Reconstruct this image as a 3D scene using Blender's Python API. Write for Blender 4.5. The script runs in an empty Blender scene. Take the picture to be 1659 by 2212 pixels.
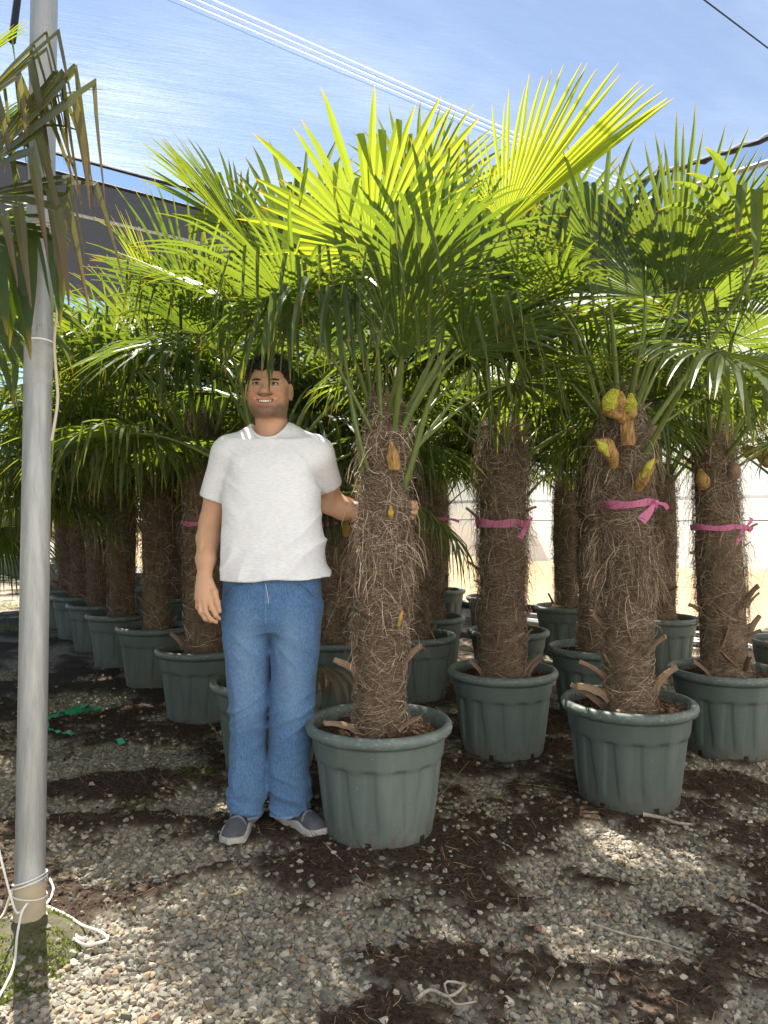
import bpy, bmesh, math, random
import numpy as np
from mathutils import Vector, Matrix

# ------------------------------------------------------------------ camera, sky, sun, exposure
S = bpy.context.scene
R = math.radians
CAM_H = 1.2
cd = bpy.data.cameras.new("camera"); cam = bpy.data.objects.new("camera", cd)
S.collection.objects.link(cam); S.camera = cam
cam.location = (0, 0, CAM_H); cam.rotation_euler = (R(90.43), 0, 0)
cd.sensor_fit = 'VERTICAL'; cd.sensor_height = 36; cd.lens = 750 / 1024 * 36
cd.clip_start = 0.05; cd.clip_end = 2000

SUN_AZ, SUN_EL = -25.0, 60.0          # azimuth from +Y towards +X, elevation
W = bpy.data.worlds.new("World"); S.world = W; W.use_nodes = True
wn = W.node_tree; bg = wn.nodes['Background']
sky = wn.nodes.new('ShaderNodeTexSky'); sky.sky_type = 'NISHITA'; sky.sun_disc = False
sky.sun_elevation = R(SUN_EL); sky.sun_rotation = R(SUN_AZ)
sky.air_density = 1.0; sky.dust_density = 0.05; sky.ozone_density = 1.4
wn.links.new(sky.outputs[0], bg.inputs[0]); bg.inputs[1].default_value = 0.05
sv = Vector((math.sin(R(SUN_AZ)) * math.cos(R(SUN_EL)), math.cos(R(SUN_AZ)) * math.cos(R(SUN_EL)), math.sin(R(SUN_EL))))
sl = bpy.data.lights.new("sun", 'SUN'); sl.energy = 5.0; sl.angle = R(0.53); sl.color = (1.0, 0.95, 0.86)
so = bpy.data.objects.new("sun", sl); S.collection.objects.link(so)
so.rotation_euler = sv.to_track_quat('Z', 'Y').to_euler(); so.location = (0, 0, 12)
S.view_settings.view_transform = 'Standard'; S.view_settings.look = 'None'
S.view_settings.gamma = 1.0; S.view_settings.use_curve_mapping = False
S.view_settings.exposure = 1.75
S.render.engine = 'CYCLES'
S.cycles.use_denoising = True
S.cycles.max_bounces = 5; S.cycles.diffuse_bounces = 2; S.cycles.glossy_bounces = 2; S.cycles.transmission_bounces = 4
S.cycles.transparent_max_bounces = 8
S.cycles.caustics_refractive = False; S.cycles.caustics_reflective = False
S.cycles.sample_clamp_indirect = 6.0

# ------------------------------------------------------------------ helpers
FPX, CX, HY = 1620.0, 829.5, 1118.0
def P(px, py, D):
    """point at depth D seen at (px, py) of a 1659 x 2212 copy of the photograph"""
    return np.array(((px - CX) / FPX * D, D, CAM_H + (HY - py) / FPX * D))
def GP(px, py):
    """ground point seen at (px, py)"""
    D = CAM_H * FPX / (py - HY)
    return np.array(((px - CX) / FPX * D, D, 0.0))

rs = np.random.RandomState(7)
LINK = S.collection.objects.link

def unit(v):
    v = np.asarray(v, float)
    return v / (np.linalg.norm(v, axis=-1, keepdims=True) + 1e-12)

def mesh_np(name, V, faces=(), smooth=False, mat=None):
    """faces: list of (n,k) int arrays"""
    me = bpy.data.meshes.new(name)
    V = np.ascontiguousarray(V, np.float32)
    me.vertices.add(len(V)); me.vertices.foreach_set('co', V.ravel())
    fl = [np.asarray(f, np.int32) for f in faces if len(f)]
    idx = np.concatenate([f.ravel() for f in fl])
    tot = np.concatenate([np.full(len(f), f.shape[1], np.int32) for f in fl])
    st = np.concatenate([[0], np.cumsum(tot)[:-1]]).astype(np.int32)
    me.loops.add(len(idx)); me.loops.foreach_set('vertex_index', idx)
    me.polygons.add(len(tot)); me.polygons.foreach_set('loop_start', st); me.polygons.foreach_set('loop_total', tot)
    me.polygons.foreach_set('use_smooth', np.full(len(tot), bool(smooth)))
    me.update(calc_edges=True)
    if mat: me.materials.append(mat)
    return me

def attr_f(me, name, vals):
    a = me.attributes.new(name, 'FLOAT', 'POINT'); a.data.foreach_set('value', np.ascontiguousarray(vals, np.float32))
def attr_c(me, name, vals):
    a = me.attributes.new(name, 'FLOAT_COLOR', 'POINT')
    v = np.ones((len(vals), 4), np.float32); v[:, :3] = vals
    a.data.foreach_set('color', v.ravel())

def obj(name, me, parent=None, loc=None, rotz=0.0, scale=None):
    o = bpy.data.objects.new(name, me); LINK(o)
    if parent is not None: o.parent = parent
    if loc is not None: o.location = loc
    if rotz: o.rotation_euler = (0, 0, rotz)
    if scale is not None: o.scale = (scale,) * 3 if np.isscalar(scale) else scale
    return o
def tag(o, label=None, cat=None, group=None, kind=None):
    if label: o['label'] = label
    if cat: o['category'] = cat
    if group: o['group'] = group
    if kind: o['kind'] = kind
    return o
def empty(name, loc, rotz=0.0):
    o = bpy.data.objects.new(name, None); LINK(o); o.location = loc; o.rotation_euler = (0, 0, rotz); return o

class MB:
    """collects pieces of one mesh"""
    def __init__(s): s.V = []; s.F = {}; s.n = 0; s.A = []
    def add(s, V, F, a=None):
        V = np.asarray(V, float).reshape(-1, 3)
        for f in (F if isinstance(F, (list, tuple)) else [F]):
            f = np.asarray(f); s.F.setdefault(f.shape[1], []).append(f + s.n)
        s.V.append(V); s.n += len(V)
        if a is not None: s.A.append(np.broadcast_to(np.asarray(a, float), (len(V), np.size(a)) if np.ndim(a) < 2 else np.shape(a)))
    def mesh(s, name, mat=None, smooth=False, cattr=None, fattr=None):
        me = mesh_np(name, np.concatenate(s.V), [np.concatenate(v) for v in s.F.values()], smooth, mat)
        if cattr: attr_c(me, cattr, np.concatenate(s.A))
        if fattr: attr_f(me, fattr, np.concatenate(s.A).ravel())
        return me

def grid_faces(nu, nv, wrap_u=False, wrap_v=False):
    u = np.arange(nu if wrap_u else nu - 1); v = np.arange(nv if wrap_v else nv - 1)
    U, Vv = np.meshgrid(u, v, indexing='ij'); U = U.ravel(); Vv = Vv.ravel()
    U2 = (U + 1) % nu; V2 = (Vv + 1) % nv
    return np.stack([U * nv + Vv, U2 * nv + Vv, U2 * nv + V2, U * nv + V2], 1)

def bez(p0, p1, p2, p3, n):
    t = np.linspace(0, 1, n)[:, None]
    return (1-t)**3*np.asarray(p0) + 3*(1-t)**2*t*np.asarray(p1) + 3*(1-t)*t*t*np.asarray(p2) + t**3*np.asarray(p3)
def smooth_path(pts, n):
    """Catmull-Rom through pts"""
    p = np.asarray(pts, float); p = np.vstack([2*p[0]-p[1], p, 2*p[-1]-p[-2]])
    m = len(p) - 3; out = []
    for q in np.linspace(0, m - 1e-6, n):
        i = int(q); t = q - i; a, b, c, d = p[i:i+4]
        out.append(.5*((2*b)+(-a+c)*t+(2*a-5*b+4*c-d)*t*t+(-a+3*b-3*c+d)*t**3))
    return np.array(out)
def tube(path, rad, k=8, cap=True, flat=1.0, ref=(0.3, 0.2, 1)):
    path = np.asarray(path, float); n = len(path)
    rad = np.broadcast_to(np.asarray(rad, float), (n,))
    T = unit(np.gradient(path, axis=0)); ref = unit(ref)
    A = np.cross(T, ref); bad = np.linalg.norm(A, axis=1) < .05
    A[bad] = np.cross(T[bad], (1, 0, 0)); A = unit(A); B = np.cross(T, A)
    an = np.arange(k) * 2 * np.pi / k
    V = path[:, None] + rad[:, None, None] * (A[:, None] * np.cos(an)[:, None] + flat * B[:, None] * np.sin(an)[:, None])
    F = [grid_faces(n, k, wrap_v=True)]
    if cap: F += [np.arange(k)[None, ::-1], (np.arange(k) + (n - 1) * k)[None]]
    return V.reshape(-1, 3), F
def box(c, s, rz=0.0):
    v = np.array([(x, y, z) for x in (-.5, .5) for y in (-.5, .5) for z in (-.5, .5)]) * np.asarray(s)
    ca, sa = math.cos(rz), math.sin(rz)
    v = np.stack([v[:, 0]*ca - v[:, 1]*sa, v[:, 0]*sa + v[:, 1]*ca, v[:, 2]], 1) + np.asarray(c)
    return v, np.array([(0,1,3,2),(4,6,7,5),(0,4,5,1),(2,3,7,6),(0,2,6,4),(1,5,7,3)])

def _hash(i, j, k, seed):
    h = (i.astype(np.int64)*374761393 + j.astype(np.int64)*668265263 + k.astype(np.int64)*2147483647 + seed*974711) & 0x7fffffff
    h = ((h ^ (h >> 13)) * 1274126177) & 0x7fffffff
    h = ((h ^ (h >> 16)) * 69069) & 0x7fffffff
    return ((h >> 7) & 0xffff) / 65535.0
def vn(x, y, z=0.0, seed=0):
    x, y, z = np.broadcast_arrays(np.asarray(x, float), np.asarray(y, float), np.asarray(z, float))
    i, j, k = np.floor(x), np.floor(y), np.floor(z)
    f, g, h = x - i, y - j, z - k
    f, g, h = f*f*(3-2*f), g*g*(3-2*g), h*h*(3-2*h)
    r = 0
    for a in (0, 1):
        for b in (0, 1):
            for c in (0, 1):
                r = r + _hash(i+a, j+b, k+c, seed) * (f if a else 1-f) * (g if b else 1-g) * (h if c else 1-h)
    return r
def fbm(x, y, z=0.0, seed=0, o=4):
    r, a, t = 0, .5, 0
    for q in range(o):
        r = r + a * vn(np.asarray(x)*2**q, np.asarray(y)*2**q, np.asarray(z)*2**q, seed + q*17); t += a; a *= .5
    return r / t
def sstep(a, b, x):
    t = np.clip((x - a) / (b - a), 0, 1); return t*t*(3-2*t)

# ------------------------------------------------------------------ materials
class NT:
    def __init__(s, name):
        s.m = bpy.data.materials.new(name); s.m.use_nodes = True; s.t = s.m.node_tree; s.t.nodes.clear()
        s.out = s.t.nodes.new('ShaderNodeOutputMaterial')
    def n(s, typ, props=None, **inp):
        nd = s.t.nodes.new('ShaderNode' + typ)
        for k, v in (props or {}).items(): setattr(nd, k, v)
        for k, v in inp.items():
            k = int(k[1:]) if k[0] == '_' and k[1:].isdigit() else k.replace('_', ' ')
            sk = nd.inputs[k]
            if isinstance(v, bpy.types.NodeSocket): s.t.links.new(v, sk)
            elif isinstance(v, bpy.types.Node): s.t.links.new(v.outputs[0], sk)
            else:
                if sk.type == 'RGBA' and len(v) == 3: v = (*v, 1)
                sk.default_value = v
        return nd
    def mix(s, fac, a, b, blend='MIX'):
        nd = s.t.nodes.new('ShaderNodeMix'); nd.data_type = 'RGBA'; nd.blend_type = blend
        for sk, v in ((nd.inputs[0], fac), (nd.inputs[6], a), (nd.inputs[7], b)):
            if isinstance(v, bpy.types.NodeSocket): s.t.links.new(v, sk)
            elif isinstance(v, bpy.types.Node): s.t.links.new(v.outputs[0], sk)
            else: sk.default_value = v if np.isscalar(v) else ((*v, 1) if len(v) == 3 else v)
        return nd.outputs[2]
    def ramp(s, fac, *stops):
        nd = s.t.nodes.new('ShaderNodeValToRGB'); s.t.links.new(fac if isinstance(fac, bpy.types.NodeSocket) else fac.outputs[0], nd.inputs[0])
        e = nd.color_ramp.elements
        while len(e) < len(stops): e.new(.5)
        for q, (p, c) in zip(e, stops):
            q.position = p; q.color = (c, c, c, 1) if np.isscalar(c) else (*c, 1)
        return nd.outputs[0]
    def coord(s, scale=(1, 1, 1), rot=(0, 0, 0), kind='Object'):
        tc = s.t.nodes.new('ShaderNodeTexCoord'); mp = s.t.nodes.new('ShaderNodeMapping')
        s.t.links.new(tc.outputs[kind], mp.inputs[0]); mp.inputs['Scale'].default_value = scale; mp.inputs['Rotation'].default_value = rot
        return mp.outputs[0]
    def coord2(s, rot, scale):
        a = s.coord((1, 1, 1), rot); mp = s.t.nodes.new('ShaderNodeMapping'); s.t.links.new(a, mp.inputs[0]); mp.inputs['Scale'].default_value = scale; return mp.outputs[0]
    def noise(s, scale, vec=None, detail=3, rough=.55):
        nd = s.n('TexNoise', Scale=scale, Detail=detail, Roughness=rough)
        if vec is not None: s.t.links.new(vec, nd.inputs['Vector'])
        return nd.outputs[0]
    def attr(s, name, out=2):
        nd = s.t.nodes.new('ShaderNodeAttribute'); nd.attribute_name = name; return nd.outputs[out]
    def bump(s, h, strength=.3, dist=.01):
        return s.n('Bump', Strength=strength, Distance=dist, Height=h).outputs[0]
    def done(s, sh):
        s.t.links.new(sh.outputs[0] if isinstance(sh, bpy.types.Node) else sh, s.out.inputs[0]); return s.m

def simple(name, col, rough=.6, noise=None, bump=None, metallic=0.0, spec=.5, var=None, coat=None):
    g = NT(name); c = col
    if var is not None:
        c = g.mix(g.noise(var[0], g.coord(var[2] if len(var) > 2 else (1, 1, 1)), 4), col, var[1])
    kw = dict(Base_Color=c, Roughness=rough, Metallic=metallic)
    p = g.n('BsdfPrincipled', **kw); p.inputs['Specular IOR Level'].default_value = spec
    if bump: g.t.links.new(g.bump(g.noise(bump[0], g.coord(bump[2] if len(bump) > 2 else (1, 1, 1)), 4), bump[1], .01), p.inputs['Normal'])
    return g.done(p)

def leaf_material(name, c0, c1, tr0, tr1, tip, fac=.5, rough=.36, tip0=.90, yel=.0):
    g = NT(name); t = g.attr('t'); rnd = g.n('ObjectInfo').outputs['Random']
    fine = g.noise(9, g.coord(), 3)
    k = g.n('Math', {'operation': 'ADD'}, _0=rnd, _1=fine); k = g.n('Math', {'operation': 'SUBTRACT'}, _0=k, _1=.5)
    k = k.outputs[0]
    tipm = g.ramp(t, (tip0, 0.0), (1.0, 1.0))
    base = g.mix(tipm, g.mix(k, c0, c1), tip[0]); tr = g.mix(tipm, g.mix(k, tr0, tr1), tip[1])
    p = g.n('BsdfPrincipled', Base_Color=base, Roughness=rough); p.inputs['Specular IOR Level'].default_value = .55
    q = g.n('BsdfTranslucent', Color=tr)
    return g.done(g.n('MixShader', _0=fac, _1=p, _2=q))
M = {}
M['leaf'] = leaf_material('palm_leaf', (.036, .062, .018), (.070, .100, .030), (.155, .235, .016), (.33, .40, .026), ((.28, .18, .03), (.60, .38, .02)), fac=.46)
M['leaf_young'] = leaf_material('palm_leaf_young', (.07, .13, .02), (.10, .16, .025), (.36, .45, .020), (.46, .51, .028), ((.3, .22, .03), (.66, .45, .02)), fac=.58)
M['leaf_old'] = leaf_material('palm_leaf_old', (.06, .075, .03), (.10, .10, .045), (.20, .25, .03), (.30, .28, .04), ((.13, .075, .045), (.22, .12, .05)), fac=.4, rough=.42, tip0=.55)
M['leaf_dry'] = leaf_material('palm_leaf_dry', (.16, .12, .07), (.22, .17, .1), (.2, .15, .06), (.25, .18, .06), ((.12, .07, .05), (.2, .1, .05)), fac=.3, rough=.6, tip0=.3)
g = NT('petiole'); p = g.n('BsdfPrincipled', Base_Color=g.mix(g.noise(14, g.coord()), (.10, .14, .03), (.20, .24, .06)), Roughness=.42)
M['petiole'] = g.done(g.n('MixShader', _0=.2, _1=p, _2=g.n('BsdfTranslucent', Color=(.3, .4, .05))))
def attr_material(name, attr, rough=.85, trans=0.0, spec=.25, bump=None):
    g = NT(name); c = g.attr(attr, 0)
    p = g.n('BsdfPrincipled', Base_Color=c, Roughness=rough); p.inputs['Specular IOR Level'].default_value = spec
    if bump: g.t.links.new(g.bump(g.noise(bump[0], g.coord(), 4), bump[1], .01), p.inputs['Normal'])
    if trans: return g.done(g.n('MixShader', _0=trans, _1=p, _2=g.n('BsdfTranslucent', Color=c)))
    return g.done(p)
M['fibre'] = attr_material('coir_fibre', 'c', .8, .15)
M['stone'] = attr_material('gravel_stone', 'c', .8, spec=.3, bump=(160, .25))
# trunk core under the fibre
g = NT('trunk_bark'); v = g.coord((1, 1, .35))
n1 = g.noise(60, g.coord((1, 1, .25), (0.0, 0.6, 0.0)), 5, .65); n2 = g.noise(9, g.coord(), 3)
c = g.mix(n2, g.mix(g.ramp(n1, (.35, 0.0), (.65, 1.0)), (.07, .044, .027), (.31, .225, .15)), (.17, .118, .078))
p = g.n('BsdfPrincipled', Base_Color=c, Roughness=.9, Normal=g.bump(n1, .9, .02)); p.inputs['Specular IOR Level'].default_value = .15
M['trunk'] = g.done(p)
M['stub'] = simple('cut_leaf_base', (.15, .095, .058), .8, var=(25, (.30, .21, .135), (1, 1, .15)), bump=(60, .4, (1, 1, .15)), spec=.2)
g = NT('flower_sheath'); n1 = g.noise(110, g.coord((1, 1, .10), (.25, .2, 0)), 4, .7); n2 = g.noise(22, g.coord(), 3)
c = g.mix(g.ramp(n1, (.38, 0.0), (.62, 1.0)), (.16, .06, .015), (.50, .28, .09)); c = g.mix(g.ramp(n2, (.48, 0.0), (.68, .7)), c, (.42, .33, .07))
M['spathe'] = g.done(g.n('BsdfPrincipled', Base_Color=c, Roughness=.65, Normal=g.bump(n1, .9, .01)))
M['flower'] = simple('flower_mass', (.42, .40, .03), .7, var=(120, (.62, .60, .08)), bump=(220, .8))
M['flower_old'] = simple('flower_spray', (.40, .22, .03), .7, var=(60, (.50, .32, .05)))
# pot plastic
def pot_material(name, c0, c1):
    g = NT(name); rnd = g.n('ObjectInfo').outputs['Random']
    n1 = g.noise(3.2, g.coord((1, 1, .5)), 4); sp = g.ramp(g.noise(120, g.coord(), 2), (.70, 0.0), (.76, 1.0))
    st = g.noise(14, g.coord((1, 1, .12)), 4)
    c = g.mix(g.ramp(n1, (.35, 0.0), (.7, 1.0)), c0, c1)
    c = g.mix(g.n('Math', {'operation': 'MULTIPLY'}, _0=g.ramp(st, (.5, 0.0), (.75, 1.0)), _1=.4).outputs[0], c, (.22, .24, .215))
    c = g.mix(g.n('Math', {'operation': 'MULTIPLY'}, _0=sp, _1=.5).outputs[0], c, (.45, .46, .42))
    hue = g.n('HueSaturation', Value=g.n('MapRange', _0=rnd, _3=.78, _4=1.08).outputs[0], Color=c); c = hue.outputs[0]
    tcn = g.t.nodes.new('ShaderNodeTexCoord'); sz = g.n('SeparateXYZ', _0=tcn.outputs['Object']); zc = sz.outputs[2]
    foot = g.n('MapRange', _0=zc, _1=.13, _2=.0, _3=0.0, _4=1.0).outputs[0]
    spl = g.n('Math', {'operation': 'MULTIPLY'}, _0=foot, _1=g.ramp(g.noise(26, g.coord((1, 1, .6)), 5, .75), (.38, 0.0), (.62, 1.0))).outputs[0]
    c = g.mix(spl, c, (.10, .072, .05))
    rim = g.n('MapRange', _0=zc, _1=.385, _2=.40, _3=0.0, _4=.6).outputs[0]
    scf = g.n('Math', {'operation': 'MULTIPLY'}, _0=rim, _1=g.ramp(g.noise(30, g.coord((1, 1, 3)), 5, .8), (.55, 0.0), (.66, 1.0))).outputs[0]
    c = g.mix(scf, c, (.42, .43, .39))
    p = g.n('BsdfPrincipled', Base_Color=c, Roughness=g.ramp(n1, (.3, .42), (.7, .6)), Normal=g.bump(g.noise(300, g.coord(), 2), .12, .003))
    p.inputs['Specular IOR Level'].default_value = .4
    return g.done(p)
M['pot'] = pot_material('pot_plastic', (.098, .128, .115), (.134, .164, .148))
M['hole'] = simple('drain_hole', (.012, .010, .009), .9)
# peat / soil
g = NT('peat'); n1 = g.noise(45, g.coord(), 5, .7)
c = g.mix(g.ramp(n1, (.38, 0.0), (.68, 1.0)), (.022, .013, .009), (.15, .088, .05))
p = g.n('BsdfPrincipled', Base_Color=c, Roughness=.95, Normal=g.bump(n1, 1.0, .02)); p.inputs['Specular IOR Level'].default_value = .1
M['peat'] = g.done(p)
g = NT('yard_ground'); n1 = g.noise(70, g.coord(), 5, .7); n2 = g.noise(2.2, g.coord(), 4); so_ = g.attr('soil')
st = g.n('TexVoronoi', Scale=48.0).outputs['Color']; vd = g.n('TexVoronoi', Scale=48.0)
tc = g.coord()
for nd in g.t.nodes:
    if nd.type == 'TEX_VORONOI': g.t.links.new(tc, nd.inputs['Vector'])
bw = g.n('RGBToBW', Color=st).outputs[0]
grav = g.mix(bw, (.16, .135, .10), (.44, .40, .32))
grav = g.mix(g.ramp(n2, (.4, 0.0), (.65, .6)), grav, (.30, .24, .15))
peat = g.mix(g.ramp(n1, (.36, 0.0), (.7, 1.0)), (.022, .016, .012), (.115, .076, .050))
c = g.mix(so_, grav, peat)
hh = g.n('Math', {'operation': 'SUBTRACT'}, _0=1.0, _1=vd.outputs['Distance'])
h2 = g.mix(so_, hh.outputs[0], n1)
p = g.n('BsdfPrincipled', Base_Color=c, Roughness=.92, Normal=g.bump(h2, .8, .02)); p.inputs['Specular IOR Level'].default_value = .15
M['ground'] = g.done(p)
M['steel'] = simple('galvanised_steel', (.27, .285, .28), .45, metallic=.5, var=(5, (.42, .425, .41), (6, 6, .25)), bump=(30, .06, (8, 8, .15)))
g = NT('pole_steel'); sn = g.noise(9, g.coord((5, 5, .22)), 6, .7); s2 = g.noise(60, g.coord((4, 4, .3)), 4, .7); s3 = g.noise(2.2, g.coord((1, 1, .6)), 3)
c = g.mix(g.ramp(sn, (.36, 0.0), (.64, 1.0)), (.27, .28, .275), (.38, .38, .36)); c = g.mix(g.ramp(s2, (.58, 0.0), (.74, .4)), c, (.14, .14, .14)); c = g.mix(g.ramp(s3, (.5, 0.0), (.8, .4)), c, (.46, .44, .38))
M['pole'] = g.done(g.n('BsdfPrincipled', Base_Color=c, Roughness=g.ramp(sn, (.3, .55), (.7, .38)), Metallic=.35, Normal=g.bump(s2, .15, .004)))
M['tape'] = simple('clear_tape', (.27, .265, .25), .28, var=(30, (.40, .40, .38)), bump=(40, .3))
M['strap'] = simple('beige_strap', (.36, .29, .19), .75, var=(20, (.46, .39, .28), (1, 1, 4)))
M['string'] = simple('white_string', (.78, .76, .70), .7)
M['twine'] = simple('twine', (.55, .48, .36), .8)
M['concrete'] = simple('mossy_footing', (.075, .06, .042), .95, var=(22, (.12, .12, .05)), bump=(60, 1.0))
M['green'] = simple('green_plastic', (.02, .42, .16), .4, var=(10, (.05, .55, .26)))
M['wood'] = simple('dry_wood', (.30, .25, .19), .85, var=(30, (.45, .40, .32)), bump=(80, .4))
M['grass'] = leaf_material('grass_blade', (.09, .12, .025), (.15, .17, .04), (.2, .28, .03), (.26, .32, .04), ((.3, .3, .05), (.4, .4, .05)))
def ribbon_mat():
    g = NT('pink_ribbon'); c = g.mix(g.noise(8, g.coord()), (.86, .16, .38), (.92, .36, .60))
    p = g.n('BsdfPrincipled', Base_Color=c, Roughness=.32)
    return g.done(g.n('MixShader', _0=.45, _1=p, _2=g.n('BsdfTranslucent', Color=(.9, .3, .65))))
M['ribbon'] = ribbon_mat()
# ------------------------------------------------------------------ ground
BLOBS = [(960,2085,260,62),(1000,1885,150,50),(610,1875,150,42),(640,1965,70,30),(1130,1785,90,36),(1250,1705,110,36),(1560,1705,130,55),
  (1610,1800,80,36),(1300,1905,95,28),(1480,1985,110,28),(820,2185,160,40),(1320,2095,70,40),(50,2090,80,42),(300,1700,160,30),(230,1480,180,36),
  (420,1570,120,30),(1000,1660,70,30),(350,1765,130,22),(560,1800,100,30),(160,1640,90,22),(880,1800,160,40),(1200,1620,60,22),(1420,1620,80,30),
  (1640,1920,60,25),(1560,2080,60,22),(1100,1950,50,22),(440,1880,60,20),(1050,1440,60,30),(200,1560,90,22),(700,1650,120,25),(1150,2010,40,18)]
BG = []
for (cx, cy, rx, ry) in BLOBS:
    c = GP(cx, cy); e = GP(cx + rx, cy); f = GP(cx, cy + ry)
    BG.append((c[0], c[1], abs(e[0]-c[0]), abs(f[1]-c[1])))
# open gravel: the bright stretch at the front left and the two lighter lanes to the right
GRV = []
for (cx, cy, rx, ry) in [(400,2040,260,150),(300,1860,170,50),(1280,2010,90,50),(1480,1890,120,40),(1150,1880,50,35),(700,2010,110,30),(1620,2150,60,40),(520,1930,120,40),(640,2130,90,60),(190,1650,110,34),(160,1520,80,28),(330,1640,90,30),(20,1700,60,50),(20,1450,60,60),(420,1740,90,26),(250,1800,120,26)]:
    c = GP(cx, cy); e = GP(cx + rx, cy); f = GP(cx, cy + ry); GRV.append((c[0], c[1], abs(e[0]-c[0]), abs(f[1]-c[1])))
def soil_mask(x, y):
    v = (fbm(x*2.6, y*2.6, 0, 5, 4) - .50) * 2.6 + .26
    wob = (fbm(x*9, y*9, 0, 11, 3) - .5) + .8*(fbm(x*34, y*34, 0, 12, 2) - .5)
    for (cx, cy, rx, ry) in BG:
        q = np.sqrt(((x-cx)/rx)**2 + ((y-cy)/ry)**2)
        v = np.maximum(v, (1.15 - q) * .8)
    for (cx, cy, rx, ry) in GRV:
        q = np.sqrt(((x-cx)/rx)**2 + ((y-cy)/ry)**2)
        v = v - 1.0 * np.exp(-q**2 * 1.2)
    return sstep(-.12, .42, v + wob * 1.1)
def ground_h(x, y, s=None):
    if s is None: s = soil_mask(x, y)
    return .016*s*(.5 + fbm(x*14, y*14, 0, 3, 3)) + .02*(fbm(x*1.3, y*1.3, 0, 9, 2)-.5) - .008*(1-s)
def axis(fine0, fine1, step, mid, mstep, far):
    a = np.arange(fine0, fine1, step)
    b = np.arange(fine1, mid[1], mstep); c = np.arange(mid[0], fine0, mstep)
    up = b[-1] + np.geomspace(mstep*1.5, far, 26); dn = c[0] - np.geomspace(mstep*1.5, far, 26)[::-1]
    return np.concatenate([dn, c, a, b, up])
gx = axis(-2.4, 2.4, .022, (-7, 7), .09, 400); gy = axis(1.5, 5.0, .022, (-1.5, 14), .09, 400)
X, Y = np.meshgrid(gx, gy, indexing='ij')
sm = soil_mask(X, Y)
near = sstep(16, 9, np.hypot(X, Y - 3))
Z = ground_h(X, Y, sm) * near
me = mesh_np('ground', np.stack([X, Y, Z], 2).reshape(-1, 3), [grid_faces(len(gx), len(gy))[:, ::-1]], True, M['ground'])
attr_f(me, 'soil', (sm * (.25 + .75*near)).ravel())
gnd = obj('ground', me); tag(gnd, 'gravel yard strewn with dark peat under the palms', kind='structure')

# gravel as real stones
def hull(seed, n=15):
    r = np.random.RandomState(seed); bm = bmesh.new()
    pts = unit(r.randn(n, 3)) * (.8 + .35*r.rand(n, 1)) * np.array([1, .8 + .2*r.rand(), .58 + .2*r.rand()])
    for q in pts: bm.verts.new(q)
    bmesh.ops.convex_hull(bm, input=bm.verts[:]); bmesh.ops.triangulate(bm, faces=bm.faces[:])
    lv = [v for v in bm.verts if not v.link_faces]
    bmesh.ops.delete(bm, geom=lv, context='VERTS'); bm.verts.index_update()
    V = np.array([v.co[:] for v in bm.verts]); F = np.array([[v.index for v in f.verts] for f in bm.faces]); bm.free()
    return V, F
HULLS = [hull(100 + i) for i in range(14)]
def scatter_stones(n, xr, yr, smin, smax, r, keep_soil=.04):
    x = r.uniform(*xr, n); y = r.uniform(*yr, n)
    ok = np.abs(x) < y * .56 + .25; x, y = x[ok], y[ok]
    s = soil_mask(x, y); ok = r.rand(len(x)) < (1 - s)**1.5 + keep_soil*.6; x, y, s = x[ok], y[ok], s[ok]
    size = smin + (smax - smin) * r.rand(len(x))**1.8
    z = ground_h(x, y, s) + size * r.uniform(-.1, .45, len(x))
    ang = r.uniform(0, 2*np.pi, len(x)); tilt = r.normal(0, .35, len(x))
    w = r.rand(len(x), 1); base = np.array([.33, .31, .265]) * (1-w) + np.array([.48, .44, .365]) * w
    hue = r.rand(len(x)); base[hue < .14] = (.43, .35, .24); base[(hue > .14) & (hue < .165)] = (.38, .25, .18)
    base[(hue > .2) & (hue < .32)] = (.27, .275, .25); base[(hue > .94)] = (.60, .57, .50)
    base = base * np.array([1.03, .98, .9]) * (.42 + .48*r.rand(len(x), 1)**1.3)
    mb = MB(); vi = r.randint(0, len(HULLS), len(x))
    for k, (V, F) in enumerate(HULLS):
        q = np.where(vi == k)[0]
        if not len(q): continue
        ca, sa, ct, st_ = np.cos(ang[q])[:, None], np.sin(ang[q])[:, None], np.cos(tilt[q])[:, None], np.sin(tilt[q])[:, None]
        vx, vy, vz = V[:, 0][None], V[:, 1][None], V[:, 2][None]
        y1 = vy*ct - vz*st_; z1 = vy*st_ + vz*ct
        xx = vx*ca - y1*sa; yy = vx*sa + y1*ca
        VV = np.stack([xx, yy, np.broadcast_to(z1, xx.shape)], 2) * size[q][:, None, None] + np.stack([x[q], y[q], z[q]], 1)[:, None]
        FF = (F[None] + (np.arange(len(q)) * len(V))[:, None, None]).reshape(-1, 3)
        mb.add(VV.reshape(-1, 3), FF, np.repeat(base[q], len(V), 0))
    return mb
r0 = np.random.RandomState(21)
mb = scatter_stones(50000, (-1.6, 1.7), (1.45, 3.2), .0065, .0160, r0)
st_me = mb.mesh('gravel', M['stone'], False, cattr='c')
tag(obj('gravel', st_me), 'loose pale grey crushed stones covering the near yard', 'gravel', kind='stuff')
mb = scatter_stones(24000, (-3.2, 3.4), (3.2, 6.0), .009, .017, r0)
tag(obj('gravel', mb.mesh('gravel_far', M['stone'], False, cattr='c')), 'smaller looking grey stones between the farther pots', 'gravel', kind='stuff')

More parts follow.
